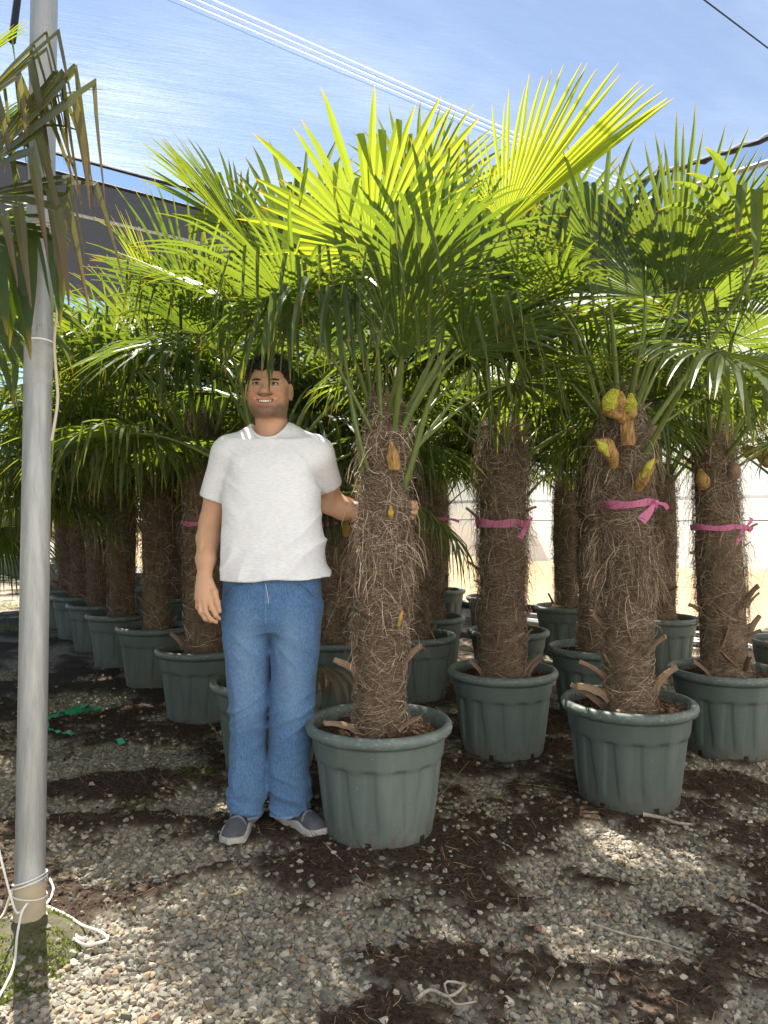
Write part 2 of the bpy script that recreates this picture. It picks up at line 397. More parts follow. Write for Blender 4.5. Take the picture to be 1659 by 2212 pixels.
# peat fibres and crumbs lying on the dark patches
def strands(x0, d0, L, steps, curl, width, r, z_floor=None, grav=0.0, up=None):
    """flat ribbons: start points x0 (n,3), start directions d0 (n,3), lengths (n,)"""
    n = len(x0); p = x0.copy(); d = unit(d0); pts = [p.copy()]
    bend = r.normal(0, 1, (n, 3)) * curl
    for k in range(steps):
        d = unit(d + bend / steps + r.normal(0, curl*.25, (n, 3)) + np.array([0, 0, -grav / steps]))
        p = p + d * (L / steps)[:, None]
        if z_floor is not None: p[:, 2] = np.maximum(p[:, 2], z_floor)
        pts.append(p.copy())
    Pn = np.stack(pts, 1); T = unit(np.gradient(Pn, axis=1))
    ref = unit(r.normal(0, 1, (n, 1, 3)) + (np.array(up)[None, None] * 1.5 if up is not None else 0))
    Wd = unit(np.cross(T, np.broadcast_to(ref, T.shape)))
    w = (width if np.ndim(width) else np.full(n, width))[:, None, None] * np.concatenate([np.full(steps, 1.0), [.25]])[None, :, None]
    V = np.stack([Pn - Wd*w*.5, Pn + Wd*w*.5], 2).reshape(-1, 3)
    k = steps + 1; b = (np.arange(n) * k * 2)[:, None, None]; j = (np.arange(steps) * 2)[None, :, None]
    F = (b + j + np.array([0, 1, 3, 2])[None, None]).reshape(-1, 4)
    return V, F
n = 46000; x = r0.uniform(-2.2, 2.6, n); y = 1.5 + 3.4*r0.rand(n)**1.4; ok = (np.abs(x) < y*.56 + .2); x, y = x[ok], y[ok]
s = soil_mask(x, y); ok = r0.rand(len(x)) < s**1.5 + .02; x, y, s = x[ok], y[ok], s[ok]; n = len(x)
z = ground_h(x, y, s) + .002 + .010*r0.rand(n)
V, F = strands(np.stack([x, y, z], 1), r0.normal(0, 1, (n, 3)) * (1, 1, .35), .02 + .07*r0.rand(n)**2, 4, .8, .0012 + .0012*r0.rand(n), r0, grav=.3, up=(0, 0, 1))
cc = np.where(r0.rand(n, 1) < .7, np.array([[.05, .028, .018]]), np.array([[.22, .14, .075]])) * (.6 + .8*r0.rand(n, 1))
me = mesh_np('peat_fibre', V, [F], False, M['fibre']); attr_c(me, 'c', np.repeat(cc, 10, 0))
tag(obj('peat_fibre', me), 'dark brown peat fibres scattered over the gravel', 'peat', kind='stuff')
# crumbs
n = 9000; x = r0.uniform(-2.2, 2.6, n); y = 1.5 + 3.0*r0.rand(n)**1.4; ok = np.abs(x) < y*.56 + .2; x, y = x[ok], y[ok]
s = soil_mask(x, y); ok = r0.rand(len(x)) < s**2; x, y, s = x[ok], y[ok], s[ok]
mb = MB(); sz = .003 + .008*r0.rand(len(x))**2.5; z = ground_h(x, y, s) + sz*.4; vi = r0.randint(0, 14, len(x)); cb = np.array([.035, .02, .014]) * (.5 + 1.4*r0.rand(len(x), 1))
for k, (V, F) in enumerate(HULLS):
    q = np.where(vi == k)[0]
    VV = V[None] * sz[q][:, None, None] + np.stack([x[q], y[q], z[q]], 1)[:, None]
    mb.add(VV.reshape(-1, 3), (F[None] + (np.arange(len(q))*len(V))[:, None, None]).reshape(-1, 3), np.repeat(cb[q], len(V), 0))
tag(obj('peat_crumbs', mb.mesh('peat_crumbs', M['stone'], False, cattr='c')), 'crumbs of dark peat lying on the soil patches', 'peat', kind='stuff')

# ------------------------------------------------------------------ net house
ZR = 5.0
corner = np.array([.62, 10.8]); uw = unit(np.array([.92, -.95])); ul = -unit(np.array([2.09, 1.56]))
def net_material(name, tcol, scat, fac, lobe=.5, dark=None):
    g = NT(name)
    th = math.atan2(ul[1], ul[0])
    v = g.coord((1, 1, 1), (0, 0, -th)); vs = g.coord2((0, 0, -th), (.16, 4.5, 1))
    n1 = g.noise(2.6, vs, 3, .65)
    wr = g.noise(2.2, g.coord2((0, 0, -th + .35), (.35, 3.0, 1)), 5, .75)
    tr = g.n('BsdfTransparent', Color=tcol)
    sc = g.n('BsdfTranslucent', Color=scat)
    rf = g.n('BsdfRefraction', {'distribution': 'GGX'}, Color=(1, 1, 1), Roughness=.5, IOR=1.12, Normal=g.bump(wr, .35, .4))
    s2 = g.n('MixShader', _0=lobe, _1=sc, _2=rf)
    a = n1
    f0 = g.ramp(a, (.3, fac*.93), (.7, min(1, fac*1.07)))
    pt = g.ramp(g.noise(.55, g.coord2((0, 0, -th), (.8, 1.3, 1)), 3), (.42, .85), (.68, 1.6))
    f = g.n('Math', {'operation': 'MULTIPLY', 'use_clamp': True}, _0=f0, _1=pt).outputs[0]
    return g.done(g.n('MixShader', _0=f, _1=tr, _2=s2))
M['net'] = net_material('shade_net', (.94, .94, .95), (.40, .43, .48), .15, .38)
g = NT('flat_angle_net'); cn = g.mix(g.noise(20, g.coord2((0, 0, -math.atan2(ul[1], ul[0])), (.3, 6, 1)), 4), (.020, .022, .026), (.045, .048, .054))  # dark colour stands in for the net dimming at a flat viewing angle
M['net_dark'] = g.done(g.n('MixShader', _0=.5, _1=g.n('BsdfDiffuse', Color=cn), _2=g.n('BsdfTranslucent', Color=cn)))
M['thread'] = simple('white_thread', (.95, .95, .95), .5)
g_ = NT('thread_light'); M['thread'] = g_.done(g_.n('MixShader', _0=.65, _1=g_.n('BsdfDiffuse', Color=(.95, .95, .95)), _2=g_.n('BsdfTranslucent', Color=(.95, .95, .95))))
M['bar_dark'] = simple('black_net_rope', (.012, .012, .013), .7, bump=(60, .6))
def on_roof(a, b, z=ZR): q = corner + uw*a + ul*b; return np.array([q[0], q[1], z])
def sheet(a0, a1, b0, b1, na, nb, sag, z=ZR, seed=1):
    A, B = np.meshgrid(np.linspace(a0, a1, na), np.linspace(b0, b1, nb), indexing='ij')
    q = corner + A[..., None]*uw + B[..., None]*ul
    zz = z - sag*(np.sin(np.pi*np.clip((A-a0)/6.0 % 1, 0, 1)))*sstep(0, 1.5, A-a0)*sstep(0, 1.5, B-b0) + .05*(fbm(A*.9, B*.9, 0, seed, 3)-.5)
    return np.concatenate([q, zz[..., None]], 2).reshape(-1, 3), grid_faces(na, nb)
V, F = sheet(0, 10.7, 0, 26, 50, 80, .10)
roof = empty('shade_net_roof', (*corner, 0)); tag(roof, 'pale blue translucent shade net stretched flat over the whole yard', 'shade net')
oc = np.array([*corner, 0])
obj('net_sheet', mesh_np('net_sheet', V - oc, [F], True, M['net']), roof)
# woven white seams: three close threads each
def thread_seams(bays, b0, b1, z, parent, name='seam', w=.0055, three=(-.07, 0, .07)):
    for a in bays:
        mb = MB()
        for d in three:
            p = np.array([on_roof(a + d, b, z) for b in np.linspace(b0, b1, 24)]) - oc
            mb.add(*tube(p, w, 4))
        obj(name, mb.mesh(name, M['thread']), parent)
# seam passing (490,0) .. (1130,310) lies along ul; find its offset
def roof_ab(px, py, z=ZR):
    D = (z - CAM_H) * FPX / (HY - py); q = P(px, py, D)[:2] - corner
    return np.linalg.solve(np.stack([uw, ul], 1), q)
sa = roof_ab(800, 150); sb = roof_ab(1500, 75)
thread_seams([sa[0]], 0, 26, ZR - .03, roof)
# thin dark wire at the upper right
wa = roof_ab(1610, 45)[0]
p = np.array([on_roof(wa, b, ZR - .05) for b in np.linspace(0, 26, 20)]) - oc
obj('wire', mesh_np('wire', *tube(p, .006, 5), False, M['bar_dark']), roof)
# hem cord along the two edges
p = np.array([on_roof(a, 0, ZR) for a in np.linspace(0, 10.7, 140)]) - oc
p[:, 2] += .015*np.sin(np.arange(140)*1.9) ; rr = .028 + .012*(np.arange(140) % 4 == 0)
obj('hem_cord', mesh_np('hem', *tube(p, rr, 6), True, M['bar_dark']), roof)
p = np.array([on_roof(0, b, ZR) for b in np.linspace(0, 26, 60)]) - oc
obj('hem_cord', mesh_np('hem', *tube(p, .022, 6), True, M['bar_dark']), roof)
# steel bar just outside the right-hand edge
nb_ = -unit(np.array([uw[1], -uw[0]])); outw = -ul
bar0 = np.array([on_roof(a, -.45, ZR - .05) for a in np.linspace(-.4, 10.7, 30)])
bo = empty('roof_bar', tuple(bar0[0])); tag(bo, 'round steel roof bar running outside the net edge at right', 'bar')
obj('pipe', mesh_np('pipe', *tube(bar0 - bar0[0], .035, 10), True, M['steel']), bo)
# neighbouring bay, beyond a strip of open sky; flat-angle darkness put into its colour
V, F = sheet(-5.2, -.42, -1, 40, 12, 30, .0, ZR - .02, 4)
bay = empty('dark_net_roof', (*corner, 0)); tag(bay, 'neighbouring bay shade net behind the left palms, coloured dark for the flat angle', 'shade net')
obj('net_sheet', mesh_np('dark_sheet', V - oc, [F], True, M['net_dark']), bay)
p = np.array([on_roof(-.42, b, ZR - .02) for b in np.linspace(-1, 30, 60)]) - oc
obj('hem_cord', mesh_np('hem', *tube(p, .02, 6), True, M['bar_dark']), bay)
th = roof_ab(330, 492)
p = np.array([on_roof(th[0], b, ZR - .05) for b in np.linspace(-1, 30, 20)]) - oc
obj('seam', mesh_np('seam', *tube(p, .02, 4), False, M['thread']), bay)
# back wall: white woven net with threads, clear film below it
g = NT('white_net'); v = g.coord((.3, .3, 9)); n1 = g.noise(10, v, 4); n2 = g.noise(.6, g.coord(), 3)
cw = g.mix(n1, (.80, .82, .79), (.93, .93, .90))
dif = g.n('BsdfDiffuse', Color=cw); tl = g.n('BsdfTranslucent', Color=cw)
m1 = g.n('MixShader', _0=.80, _1=dif, _2=tl)
M['wallnet'] = g.done(g.n('MixShader', _0=g.ramp(n2, (.3, .74), (.7, .90)), _1=g.n('BsdfTransparent', Color=(.95, .97, 1)), _2=m1))
g = NT('clear_film'); M['film'] = g.done(g.n('MixShader', _0=g.ramp(g.noise(4, g.coord((1, 1, .4)), 4), (.45, .03), (.75, .4)), _1=g.n('BsdfTransparent', Color=(.97, .98, .98)), _2=g.n('BsdfTranslucent', Color=(.9, .9, .9))))
wall = empty('net_wall', (*corner, 0)); tag(wall, 'white woven net wall closing the yard behind the right palms', 'wall')
A, Zz = np.meshgrid(np.linspace(-.4, 10.1, 60), np.linspace(.66, 4.2, 20), indexing='ij')
q = corner + A[..., None]*uw; wv = .03*(fbm(A*1.2, Zz*.8, 0, 6, 3)-.5)
V = np.concatenate([q - wv[..., None]*ul, Zz[..., None] + .02*np.sin(A*3)[..., None]*(Zz < .7)[..., None]], 2).reshape(-1, 3) - oc
obj('net_panel', mesh_np('net_panel', V, [grid_faces(60, 20)], True, M['wallnet']), wall)
A, Zz = np.meshgrid(np.linspace(-.4, 10.1, 120), np.linspace(0.0, .70, 8), indexing='ij')
q = corner + A[..., None]*uw + ul*.02; wv = .06*(fbm(A*4, Zz*3, 0, 8, 3)-.5)
V = np.concatenate([q - wv[..., None]*ul, Zz[..., None]], 2).reshape(-1, 3) - oc
obj('clear_film', mesh_np('film', V, [grid_faces(120, 8)], True, M['film']), wall)
for zt, w, mt in ((1.41, .022, M['thread']), (1.165, .005, M['bar_dark']), (2.3, .015, M['thread']), (3.3, .015, M['thread'])):
    p = np.array([(*(corner + uw*a + ul*.03), zt + .006*math.sin(a*1.7)) for a in np.linspace(-.4, 10.1, 50)]) - oc
    obj('wall_thread', mesh_np('thread', *tube(p, w, 4), False, mt), wall)
# wall added out of view behind the viewer to bounce sunlight in as front fill
film = simple('bounce_white', (.90, .90, .89), .7, var=(3, (.85, .86, .86), (.3, .3, 4)))
A, Zz = np.meshgrid(np.linspace(.05, 20, 60), np.linspace(0.02, 4.93, 14), indexing='ij')
q = corner + uw*10.2 + A[..., None]*ul; wv = .03*(fbm(A*1.2, Zz*.8, 0, 26, 3)-.5)
nw = empty('fill_wall', (*corner, 0)); tag(nw, 'unseen white wall added behind the viewer to bounce sunlight onto man and pots', 'wall')
obj('fill_panel', mesh_np('fill_panel', np.concatenate([q + wv[..., None]*uw, Zz[..., None]], 2).reshape(-1, 3) - oc, [grid_faces(60, 14)], True, film), nw)
for b in np.linspace(.1, 20, 8): obj('fill_wall_post', mesh_np('fill_wall_post', *tube(np.array([on_roof(10.28, b, 0.0), on_roof(10.28, b, ZR)]) - oc, .04, 10), True, M['steel']), nw)
# black ground sheet edge along the wall foot
p = np.array([(*(corner + uw*a + ul*.25), .05 + .03*math.sin(a*4)) for a in np.linspace(-.4, 10.1, 90)]) - oc
obj('ground_sheet_roll', mesh_np('roll', *tube(p, .07, 6, flat=.7), True, M['bar_dark']), wall)
# sand bank outside
g = NT('sand'); n1 = g.noise(14, g.coord(), 5, .7)
p_ = g.n('BsdfPrincipled', Base_Color=g.mix(n1, (.40, .27, .145), (.56, .41, .24)), Roughness=.95, Normal=g.bump(n1, .8, .05))
M['sand'] = g.done(p_)
A, B = np.meshgrid(np.linspace(-14, 30, 130), np.linspace(.5, 7, 40), indexing='ij')
q = corner + A[..., None]*uw - B[..., None]*ul
z = .95*sstep(.5, 3.2, B)*(.8 + .5*fbm(A*.4, B*.4, 0, 4, 3)) + .10*(fbm(A*3, B*3, 0, 5, 4)-.5)
me = mesh_np('sand_bank', np.concatenate([q, z[..., None]], 2).reshape(-1, 3), [grid_faces(130, 40)], True, M['sand'])
tag(obj('sand_bank', me), 'sunlit tan sand bank beyond the clear film', kind='structure')
# spare steel pipes lying on the ground by the wall
for k, (dx, dz) in enumerate(((0, .03), (.10, .03), (.05, .085), (.24, .03))):
    a0 = corner + uw*(1.6 + .2*k) + ul*(.75 + dx); p = np.array([(*(a0 + uw*t), dz) for t in np.linspace(0, 4.2, 4)])
    o = obj('steel_pipe', mesh_np('steel_pipe', *tube(p - p[0], .03, 10), True, M['steel']), None, tuple(p[0]))
    tag(o, 'grey steel pipe lying in the pile at the net wall foot', 'pipe', 'spare pipes by the net wall')
# short hanging pipe at the top left corner
q0 = P(40, -60, 3.4); q1 = P(22, 85, 3.3); tp = np.array([q0 + (q0 - q1)*3.2, q0, q1])
o = obj('hanging_pipe', mesh_np('hang', *tube(tp - q1, .016, 8), True, M['bar_dark']), None, tuple(q1))
tag(o, 'thin dark pipe hanging from the roof behind the galvanised pole', 'pipe')
# ------------------------------------------------------------------ palms
def leaf_blade(hub, axis, normal, Rl, S=1.9, nseg=38, r0=.5, droop=.6, kink=.2, cup=.12, fold=.5, seed=0, lenvar=.08, kr=(.5, .8), asym=0.0, te=2.4, edge=.30, warp=1.0, wm=1.0):
    r = np.random.RandomState(seed)
    a = unit(axis); nn = np.asarray(normal, float); nn = unit(nn - nn.dot(a)*a); b = np.cross(nn, a)
    th = S*(2*np.linspace(0, 1, nseg)**warp - 1) + r.normal(0, .006, nseg); dth = 2*S/(nseg-1)
    L = Rl*(1 - edge*np.abs(th/S)**2.2)*(1 + asym*th/S)*(1 + lenvar*r.normal(0, 1, nseg).clip(-2, 2)*.6)
    fr = np.array([.015, .18, .36, .5, .6, .7, .8, .89, .955, 1.0]); nf = len(fr)
    c, s = np.cos(th)[:, None], np.sin(th)[:, None]
    d = unit(c*a + s*b + nn*(cup*(.4 + .6*np.abs(s)) + r.normal(0, .02, (nseg, 1))))
    e0 = -s*a + c*b
    p = hub + d*(fr[0]*L)[:, None]
    kf = np.where(r.rand(nseg) < kink, r.uniform(*kr, nseg), 9.0)
    dr = droop*(.6 + .8*r.rand(nseg))
    Pp, Dd = [p.copy()], [d.copy()]
    down = np.array([0, 0, -1.0])
    for j in range(1, nf):
        df = fr[j] - fr[j-1]
        gk = (dr*df*(.35 if fr[j] <= r0 + .01 else 2.0*(fr[j]-r0)/(1-r0) + .6))[:, None]
        d = unit(d + down*gk + (r.normal(0, .02, (nseg, 3)) if fr[j] > r0 else 0))
        kk = (kf > fr[j-1]) & (kf <= fr[j])
        if kk.any():
            hz = d[kk]*np.array([1, 1, 0]); d[kk] = unit(hz*.28 + down*(1.0) + r.normal(0, .12, (kk.sum(), 3)))
        p = p + d*(df*L)[:, None]; Pp.append(p.copy()); Dd.append(d.copy())
    Pp = np.stack(Pp, 1); Dd = np.stack(Dd, 1)
    E = e0[:, None] - (e0[:, None]*Dd).sum(2, keepdims=True)*Dd; E = unit(E + 1e-6)
    Nn = np.cross(Dd, E)
    w = np.where(fr[None] <= r0, fr[None]*L[:, None]*math.tan(dth/2)*1.03, 0)
    u = np.clip((fr - r0)/(1-r0), 0, 1); w0 = wm*(r0*L*math.tan(dth/2))[:, None]
    w = np.where(fr[None] <= r0, w, w0*(1 + .25*u*(te > 2) - (1.2 if te > 2 else .93)*u**te))[..., None].clip(.0006)
    fo = fold*np.where(fr <= r0, 1.0, 1.0 + .2*u)[None, :, None]
    V = np.stack([Pp - E*w, Pp - Nn*fo*w, Pp + E*w], 2)            # nseg, nf, 3, 3
    base = (np.arange(nseg)*nf*3)[:, None, None, None]; j = (np.arange(nf-1)*3)[None, :, None, None]; h = np.arange(2)[None, None, :, None]
    F = (base + j + h + np.array([0, 1, 4, 3])).reshape(-1, 4)
    t = np.broadcast_to(fr[None, :, None], V.shape[:3]).ravel()
    return V.reshape(-1, 3), F, t
def leaf_meshes(base, hub, axis, normal, Rl, mat='leaf', pet0=None, prad=.0085, **kw):
    V, F, t = leaf_blade(np.asarray(hub, float), axis, normal, Rl, **kw)
    bl = mesh_np('leaf', V, [F], False, M[mat]); attr_f(bl, 't', t)
    base = np.asarray(base, float); hub = np.asarray(hub, float); Lp = np.linalg.norm(hub - base)
    d0 = unit(pet0) if pet0 is not None else unit(hub - base + np.array([0, 0, .15*Lp]))
    path = bez(base, base + d0*Lp*.4, hub - unit(axis)*Lp*.3, hub + unit(axis)*.03, 12)
    pt = mesh_np('petiole', *tube(path, np.linspace(prad*1.5, prad*.62, 12), 6, flat=.7), True, M['petiole'])
    return bl, pt
# shared leaf variants, crown base at the origin, growing towards +X
VARS = []
NU = 11
for iu in range(NU):
    u = iu/(NU-1)
    for sdn in range(3):
        r = np.random.RandomState(500 + iu*7 + sdn)
        el = R(84 - 78*u**1.15 + r.uniform(-6, 6)); Lp = .34 + .24*math.sin(min(1, u*1.6 + .15)*1.5) + r.uniform(-.05, .05)
        di = np.array([math.cos(el), 0, math.sin(el)]); base = np.array([.03 + .04*u, 0, -.32*u])
        hub = base + di*Lp + np.array([0, 0, -.10*u*u])
        e2 = el - R(8 + 34*u); ax = np.array([math.cos(e2), r.uniform(-.12, .12), math.sin(e2)])
        nr = np.array([-math.sin(e2), r.uniform(-.25, .25), math.cos(e2)])
        Sx = .55 + 1.35*min(1, u*3.2) if u < .3 else 1.75 + .35*r.rand()
        bl, pt = leaf_meshes(base, hub, ax, nr, .47 + .10*r.rand() - .04*(u > .85), 'leaf_young' if u < .2 else 'leaf', S=Sx, nseg=44, r0=.37, wm=.92,
            droop=.20 + 1.25*u, kink=.12 + .46*u, cup=.10 + .10*(1-u), fold=.9 if u < .2 else .5, seed=900 + iu*7 + sdn)
        VARS.append((u, bl, pt))
def add_leaf(palm, bl, pt, loc=(0, 0, 0), rz=0.0, sc=1.0, tilt=0.0):
    o = obj('leaf', bl, palm, loc, rz, sc)
    if tilt: o.rotation_euler = (tilt, 0, rz)
    obj('petiole', pt, o); return o
def random_crown(palm, top, n, r, umin=0.0, umax=1.0, sc=1.0, skip=None, az0=None):
    az = r.uniform(0, 6.28) if az0 is None else az0
    for i in range(n):
        u = umin + (umax-umin)*(i + .5)/n; az += 2.39996 + r.uniform(-.25, .25)
        if skip is not None and skip(az % (2*np.pi), u): continue
        iu = int(round(u*(NU-1))); k = iu*3 + r.randint(3)
        add_leaf(palm, VARS[k][1], VARS[k][2], tuple(top), az, sc*r.uniform(.9, 1.1), r.normal(0, .06))

# ---- pot
POT_H = .43
def pot_mesh():
    k = 240; an = np.arange(k)*2*np.pi/k
    prof = [(.150, 0.0), (.196, 0.0), (.203, .006)] + [(.203 + .034*z/.295, z) for z in np.linspace(.02, .292, 18)] + [(.239, .297), (.2445, .303), (.2475, .316), (.2545, .375), (.2565, .384),
            (.268, .386), (.2775, .393), (.2815, .405), (.280, .418), (.272, .428), (.260, .430), (.252, .424), (.248, .40), (.243, .36)]
    V = []; ph = (an*14/(2*np.pi)) % 1.0; dev = np.abs(ph - .5)*2          # 0 in the panel middle, 1 at its joint
    for i, (r_, z) in enumerate(prof):
        fl = 0.0
        if 3 <= i < 22:
            a = sstep(.035, .11, z); hw = .42 + .26*sstep(.05, .28, z)       # panels narrow towards the foot
            fl = a*(-.0055*sstep(hw - .07, hw + .05, dev) + .0035*np.cos(np.clip(dev/hw, 0, 1)*np.pi/2))
        rr = r_ + fl
        V.append(np.stack([rr*np.cos(an), rr*np.sin(an), np.full(k, z)], 1))
    n = len(prof); V = np.concatenate(V)
    return mesh_np('pot', V, [grid_faces(n, k, wrap_v=True)[:, ::-1], np.arange(k)[None]], True, M['pot'])
POT = pot_mesh()
def hole_mesh():
    V, F = box((0, 0, 0), (.004, .022, .026)); return mesh_np('drain_hole', V, [F], False, M['hole'])
HOLE = hole_mesh()
def soil_mesh(seed):
    rr = np.linspace(0, .248, 16); an = np.arange(48)*2*np.pi/48
    A, Rr = np.meshgrid(an, rr); x = Rr*np.cos(A); y = Rr*np.sin(A)
    z = .378 + .035*(fbm(x*14, y*14, 0, seed, 4)-.5) + .02*np.exp(-(Rr/.13)**2)
    V = np.stack([x, y, z], 2).reshape(-1, 3)
    me = mesh_np('soil', V, [grid_faces(16, 48, wrap_v=True)], True, M['peat']); return me
SOILS = [soil_mesh(40 + i) for i in range(3)]
def soil_litter(seed, n=900):
    r = np.random.RandomState(seed); q = np.sqrt(r.rand(n))*.235; a = r.uniform(0, 6.28, n)
    x0 = np.stack([q*np.cos(a), q*np.sin(a), .385 + .022*r.rand(n)], 1)
    V, F = strands(x0, r.normal(0, 1, (n, 3))*(1, 1, .5), .02 + .05*r.rand(n), 4, .9, .0013, r, grav=.4, up=(0, 0, 1))
    me = mesh_np('root_litter', V, [F], False, M['fibre'])
    c = np.where(r.rand(n, 1) < .55, np.array([[.09, .05, .03]]), np.array([[.26, .165, .095]]))*(.6 + .7*r.rand(n, 1)); attr_c(me, 'c', np.repeat(c, 10, 0)); return me
LITTER = [soil_litter(3), soil_litter(4)]

# ---- trunk
def trunk_core(rz, z0, z1, lean, seed, k=40, n=60):
    z = np.linspace(z0, z1, n); an = np.arange(k)*2*np.pi/k; A, Zz = np.meshgrid(an, z)
    rr = np.interp(Zz, [q[0] for q in rz], [q[1] for q in rz])*.93
    ca, sa = np.cos(A), np.sin(A)
    rr = rr*(1 + .16*(fbm(ca*3.2 + 9, sa*3.2, Zz*9, seed, 4)-.5)) + .010*(fbm(ca*9, sa*9, Zz*22, seed + 5, 3)-.5)
    f = (Zz - z0)/(z1 - z0)
    V = np.stack([rr*ca + lean[0]*f, rr*sa + lean[1]*f, Zz], 2).reshape(-1, 3)
    return mesh_np('trunk', V, [grid_faces(n, k, wrap_v=True), (np.arange(k) + (n-1)*k)[None]], True, M['trunk'])
def fibre_mesh(rz, z0, z1, lean, n, seed, long_bands=(), wmin=.0009, wmax=.0021, tone=1.0):
    r = np.random.RandomState(seed); zr = [q[0] for q in rz]; rv = [q[1] for q in rz]
    mb = MB()
    def put(m, zc, kind):
        a = r.uniform(0, 2*np.pi, m); rr = np.interp(zc, zr, rv)*.95
        f = (zc - z0)/(z1 - z0); rad = np.stack([np.cos(a), np.sin(a), 0*a], 1); tan = np.stack([-np.sin(a), np.cos(a), 0*a], 1)
        x0 = rad*(rr + r.uniform(-.004, .010, m))[:, None] + np.stack([lean[0]*f, lean[1]*f, zc], 1)
        st = 6
        if kind == 'wrap':
            sg = np.where(r.rand(m) < .5, -1, 1)[:, None]; L = r.uniform(.05, .16, m)
            d0 = tan*sg + np.array([0, 0, 1])*r.normal(.1, .45, (m, 1)) + rad*.05
            pts = [x0]; d = unit(d0); p = x0.copy()
            for k in range(st):                          # hug the trunk
                d = unit(d + r.normal(0, .16, (m, 3)))
                p = p + d*(L/st)[:, None]
                ff = (p[:, 2]-z0)/(z1-z0); cx = np.stack([lean[0]*ff, lean[1]*ff], 1)
                q = p[:, :2]-cx; ql = np.linalg.norm(q, axis=1); tr = np.interp(p[:, 2], zr, rv)*.95 + .004 + .012*r.rand(m)
                p[:, :2] = cx + q/ql[:, None]*np.maximum(tr, .6*tr + .4*ql)[:, None]
                nd = unit(p - pts[-1]); d = unit(.5*d + .5*nd); pts.append(p.copy())
            Pn = np.stack(pts, 1); T = unit(np.gradient(Pn, axis=1)); Wd = unit(np.cross(T, rad[:, None] + r.normal(0, .4, (m, 1, 3))))
            w = (r.uniform(wmin, wmax, m))[:, None, None]
            V = np.stack([Pn - Wd*w*.5, Pn + Wd*w*.5], 2).reshape(-1, 3)
            b = (np.arange(m)*(st+1)*2)[:, None, None]; F = (b + (np.arange(st)*2)[None, :, None] + np.array([0, 1, 3, 2])).reshape(-1, 4)
        else:
            L = r.uniform(.03, .085, m) if kind == 'loose' else r.uniform(.08, .20, m)
            d0 = rad*r.uniform(.05, .40 if kind == 'loose' else .22, (m, 1)) + tan*r.normal(0, .7, (m, 1)) + np.array([0, 0, 1])*r.normal(.1 if kind == 'loose' else .25, .5, (m, 1))
            V, F = strands(x0, d0, L, st, 1.0 if kind == 'loose' else .7, r.uniform(wmin, wmax, m), r, grav=1.0 if kind == 'loose' else 4.5)
        c = (np.array([.12, .078, .05]) + r.rand(m, 1)**2.2*np.array([.50, .42, .31]))*(.9 if kind == 'wrap' else 1.15); c = c*(.6 + .65*r.rand(m, 1))*tone
        mb.add(V, F, np.repeat(c, (st+1)*2, 0))
    zc = z0 + (z1-z0)*r.rand(int(n*.55)); put(len(zc), zc, 'wrap')
    zc = z0 + .25*(z1-z0) + (z1-z0)*.75*r.rand(int(n*.28)); put(len(zc), zc, 'loose')
    for (zb, sp, m) in long_bands:
        zc = np.clip(r.normal(zb, sp, int(m)), z0 + .05, z1); put(len(zc), zc, 'long')
    return mb.mesh('trunk_fibre', M['fibre'], False, cattr='c')
def stub_mesh(L, w, bend, seed):
    r = np.random.RandomState(seed); n = 7; t = np.linspace(0, 1, n)
    path = np.stack([.5*bend*L*t**2 + .015*t, 0*t, L*t], 1)
    V, F = tube(path, np.interp(t, [0, .3, 1], [w*1.2, w*.8, w*.62]), 6, flat=.42, ref=(0, 1, .0))
    V = V + r.normal(0, .0012, V.shape)
    return mesh_np('leaf_stub', V, F, False, M['stub'])
STUBS = [stub_mesh(.11, .020, .5, 1), stub_mesh(.14, .024, .9, 2), stub_mesh(.09, .018, 1.5, 3), stub_mesh(.16, .017, .35, 4)]
def add_stub(palm, rz, z, ang, var, lean=(0, 0), out=.25, roll=0.0, sc=1.0, trunk=None):
    rr = np.interp(z, [q[0] for q in rz], [q[1] for q in rz])
    o = obj('leaf_stub', STUBS[var], trunk if trunk is not None else palm, (rr*.9*math.cos(ang), rr*.9*math.sin(ang), z), 0, sc)
    o.rotation_mode = 'ZYX'; o.rotation_euler = (roll, out, ang) if False else (0, 0, 0)
    o.rotation_mode = 'QUATERNION'
    q = Matrix.Rotation(ang, 4, 'Z') @ Matrix.Rotation(roll, 4, 'X') @ Matrix.Rotation(out, 4, 'Y'); o.rotation_quaternion = q.to_quaternion()
    return o
RZ_STD = [(.36, .125), (.45, .108), (.7, .108), (1.0, .118), (1.3, .112), (1.5, .10), (1.7, .07), (2.0, .05)]
BACK_TR = []
for i in range(3):
    rz = [(z, r_*(.94 + .05*i)) for z, r_ in RZ_STD]
    tc_ = trunk_core(rz, .36, 1.62, (0.0, 0.0), 70 + i, 28, 44)
    fm = fibre_mesh(rz, .38, 1.66, (0, 0), 2300, 80 + i, [(1.1, .25, 160), (1.5, .08, 220)], .0016, .0032)
    BACK_TR.append((rz, tc_, fm))

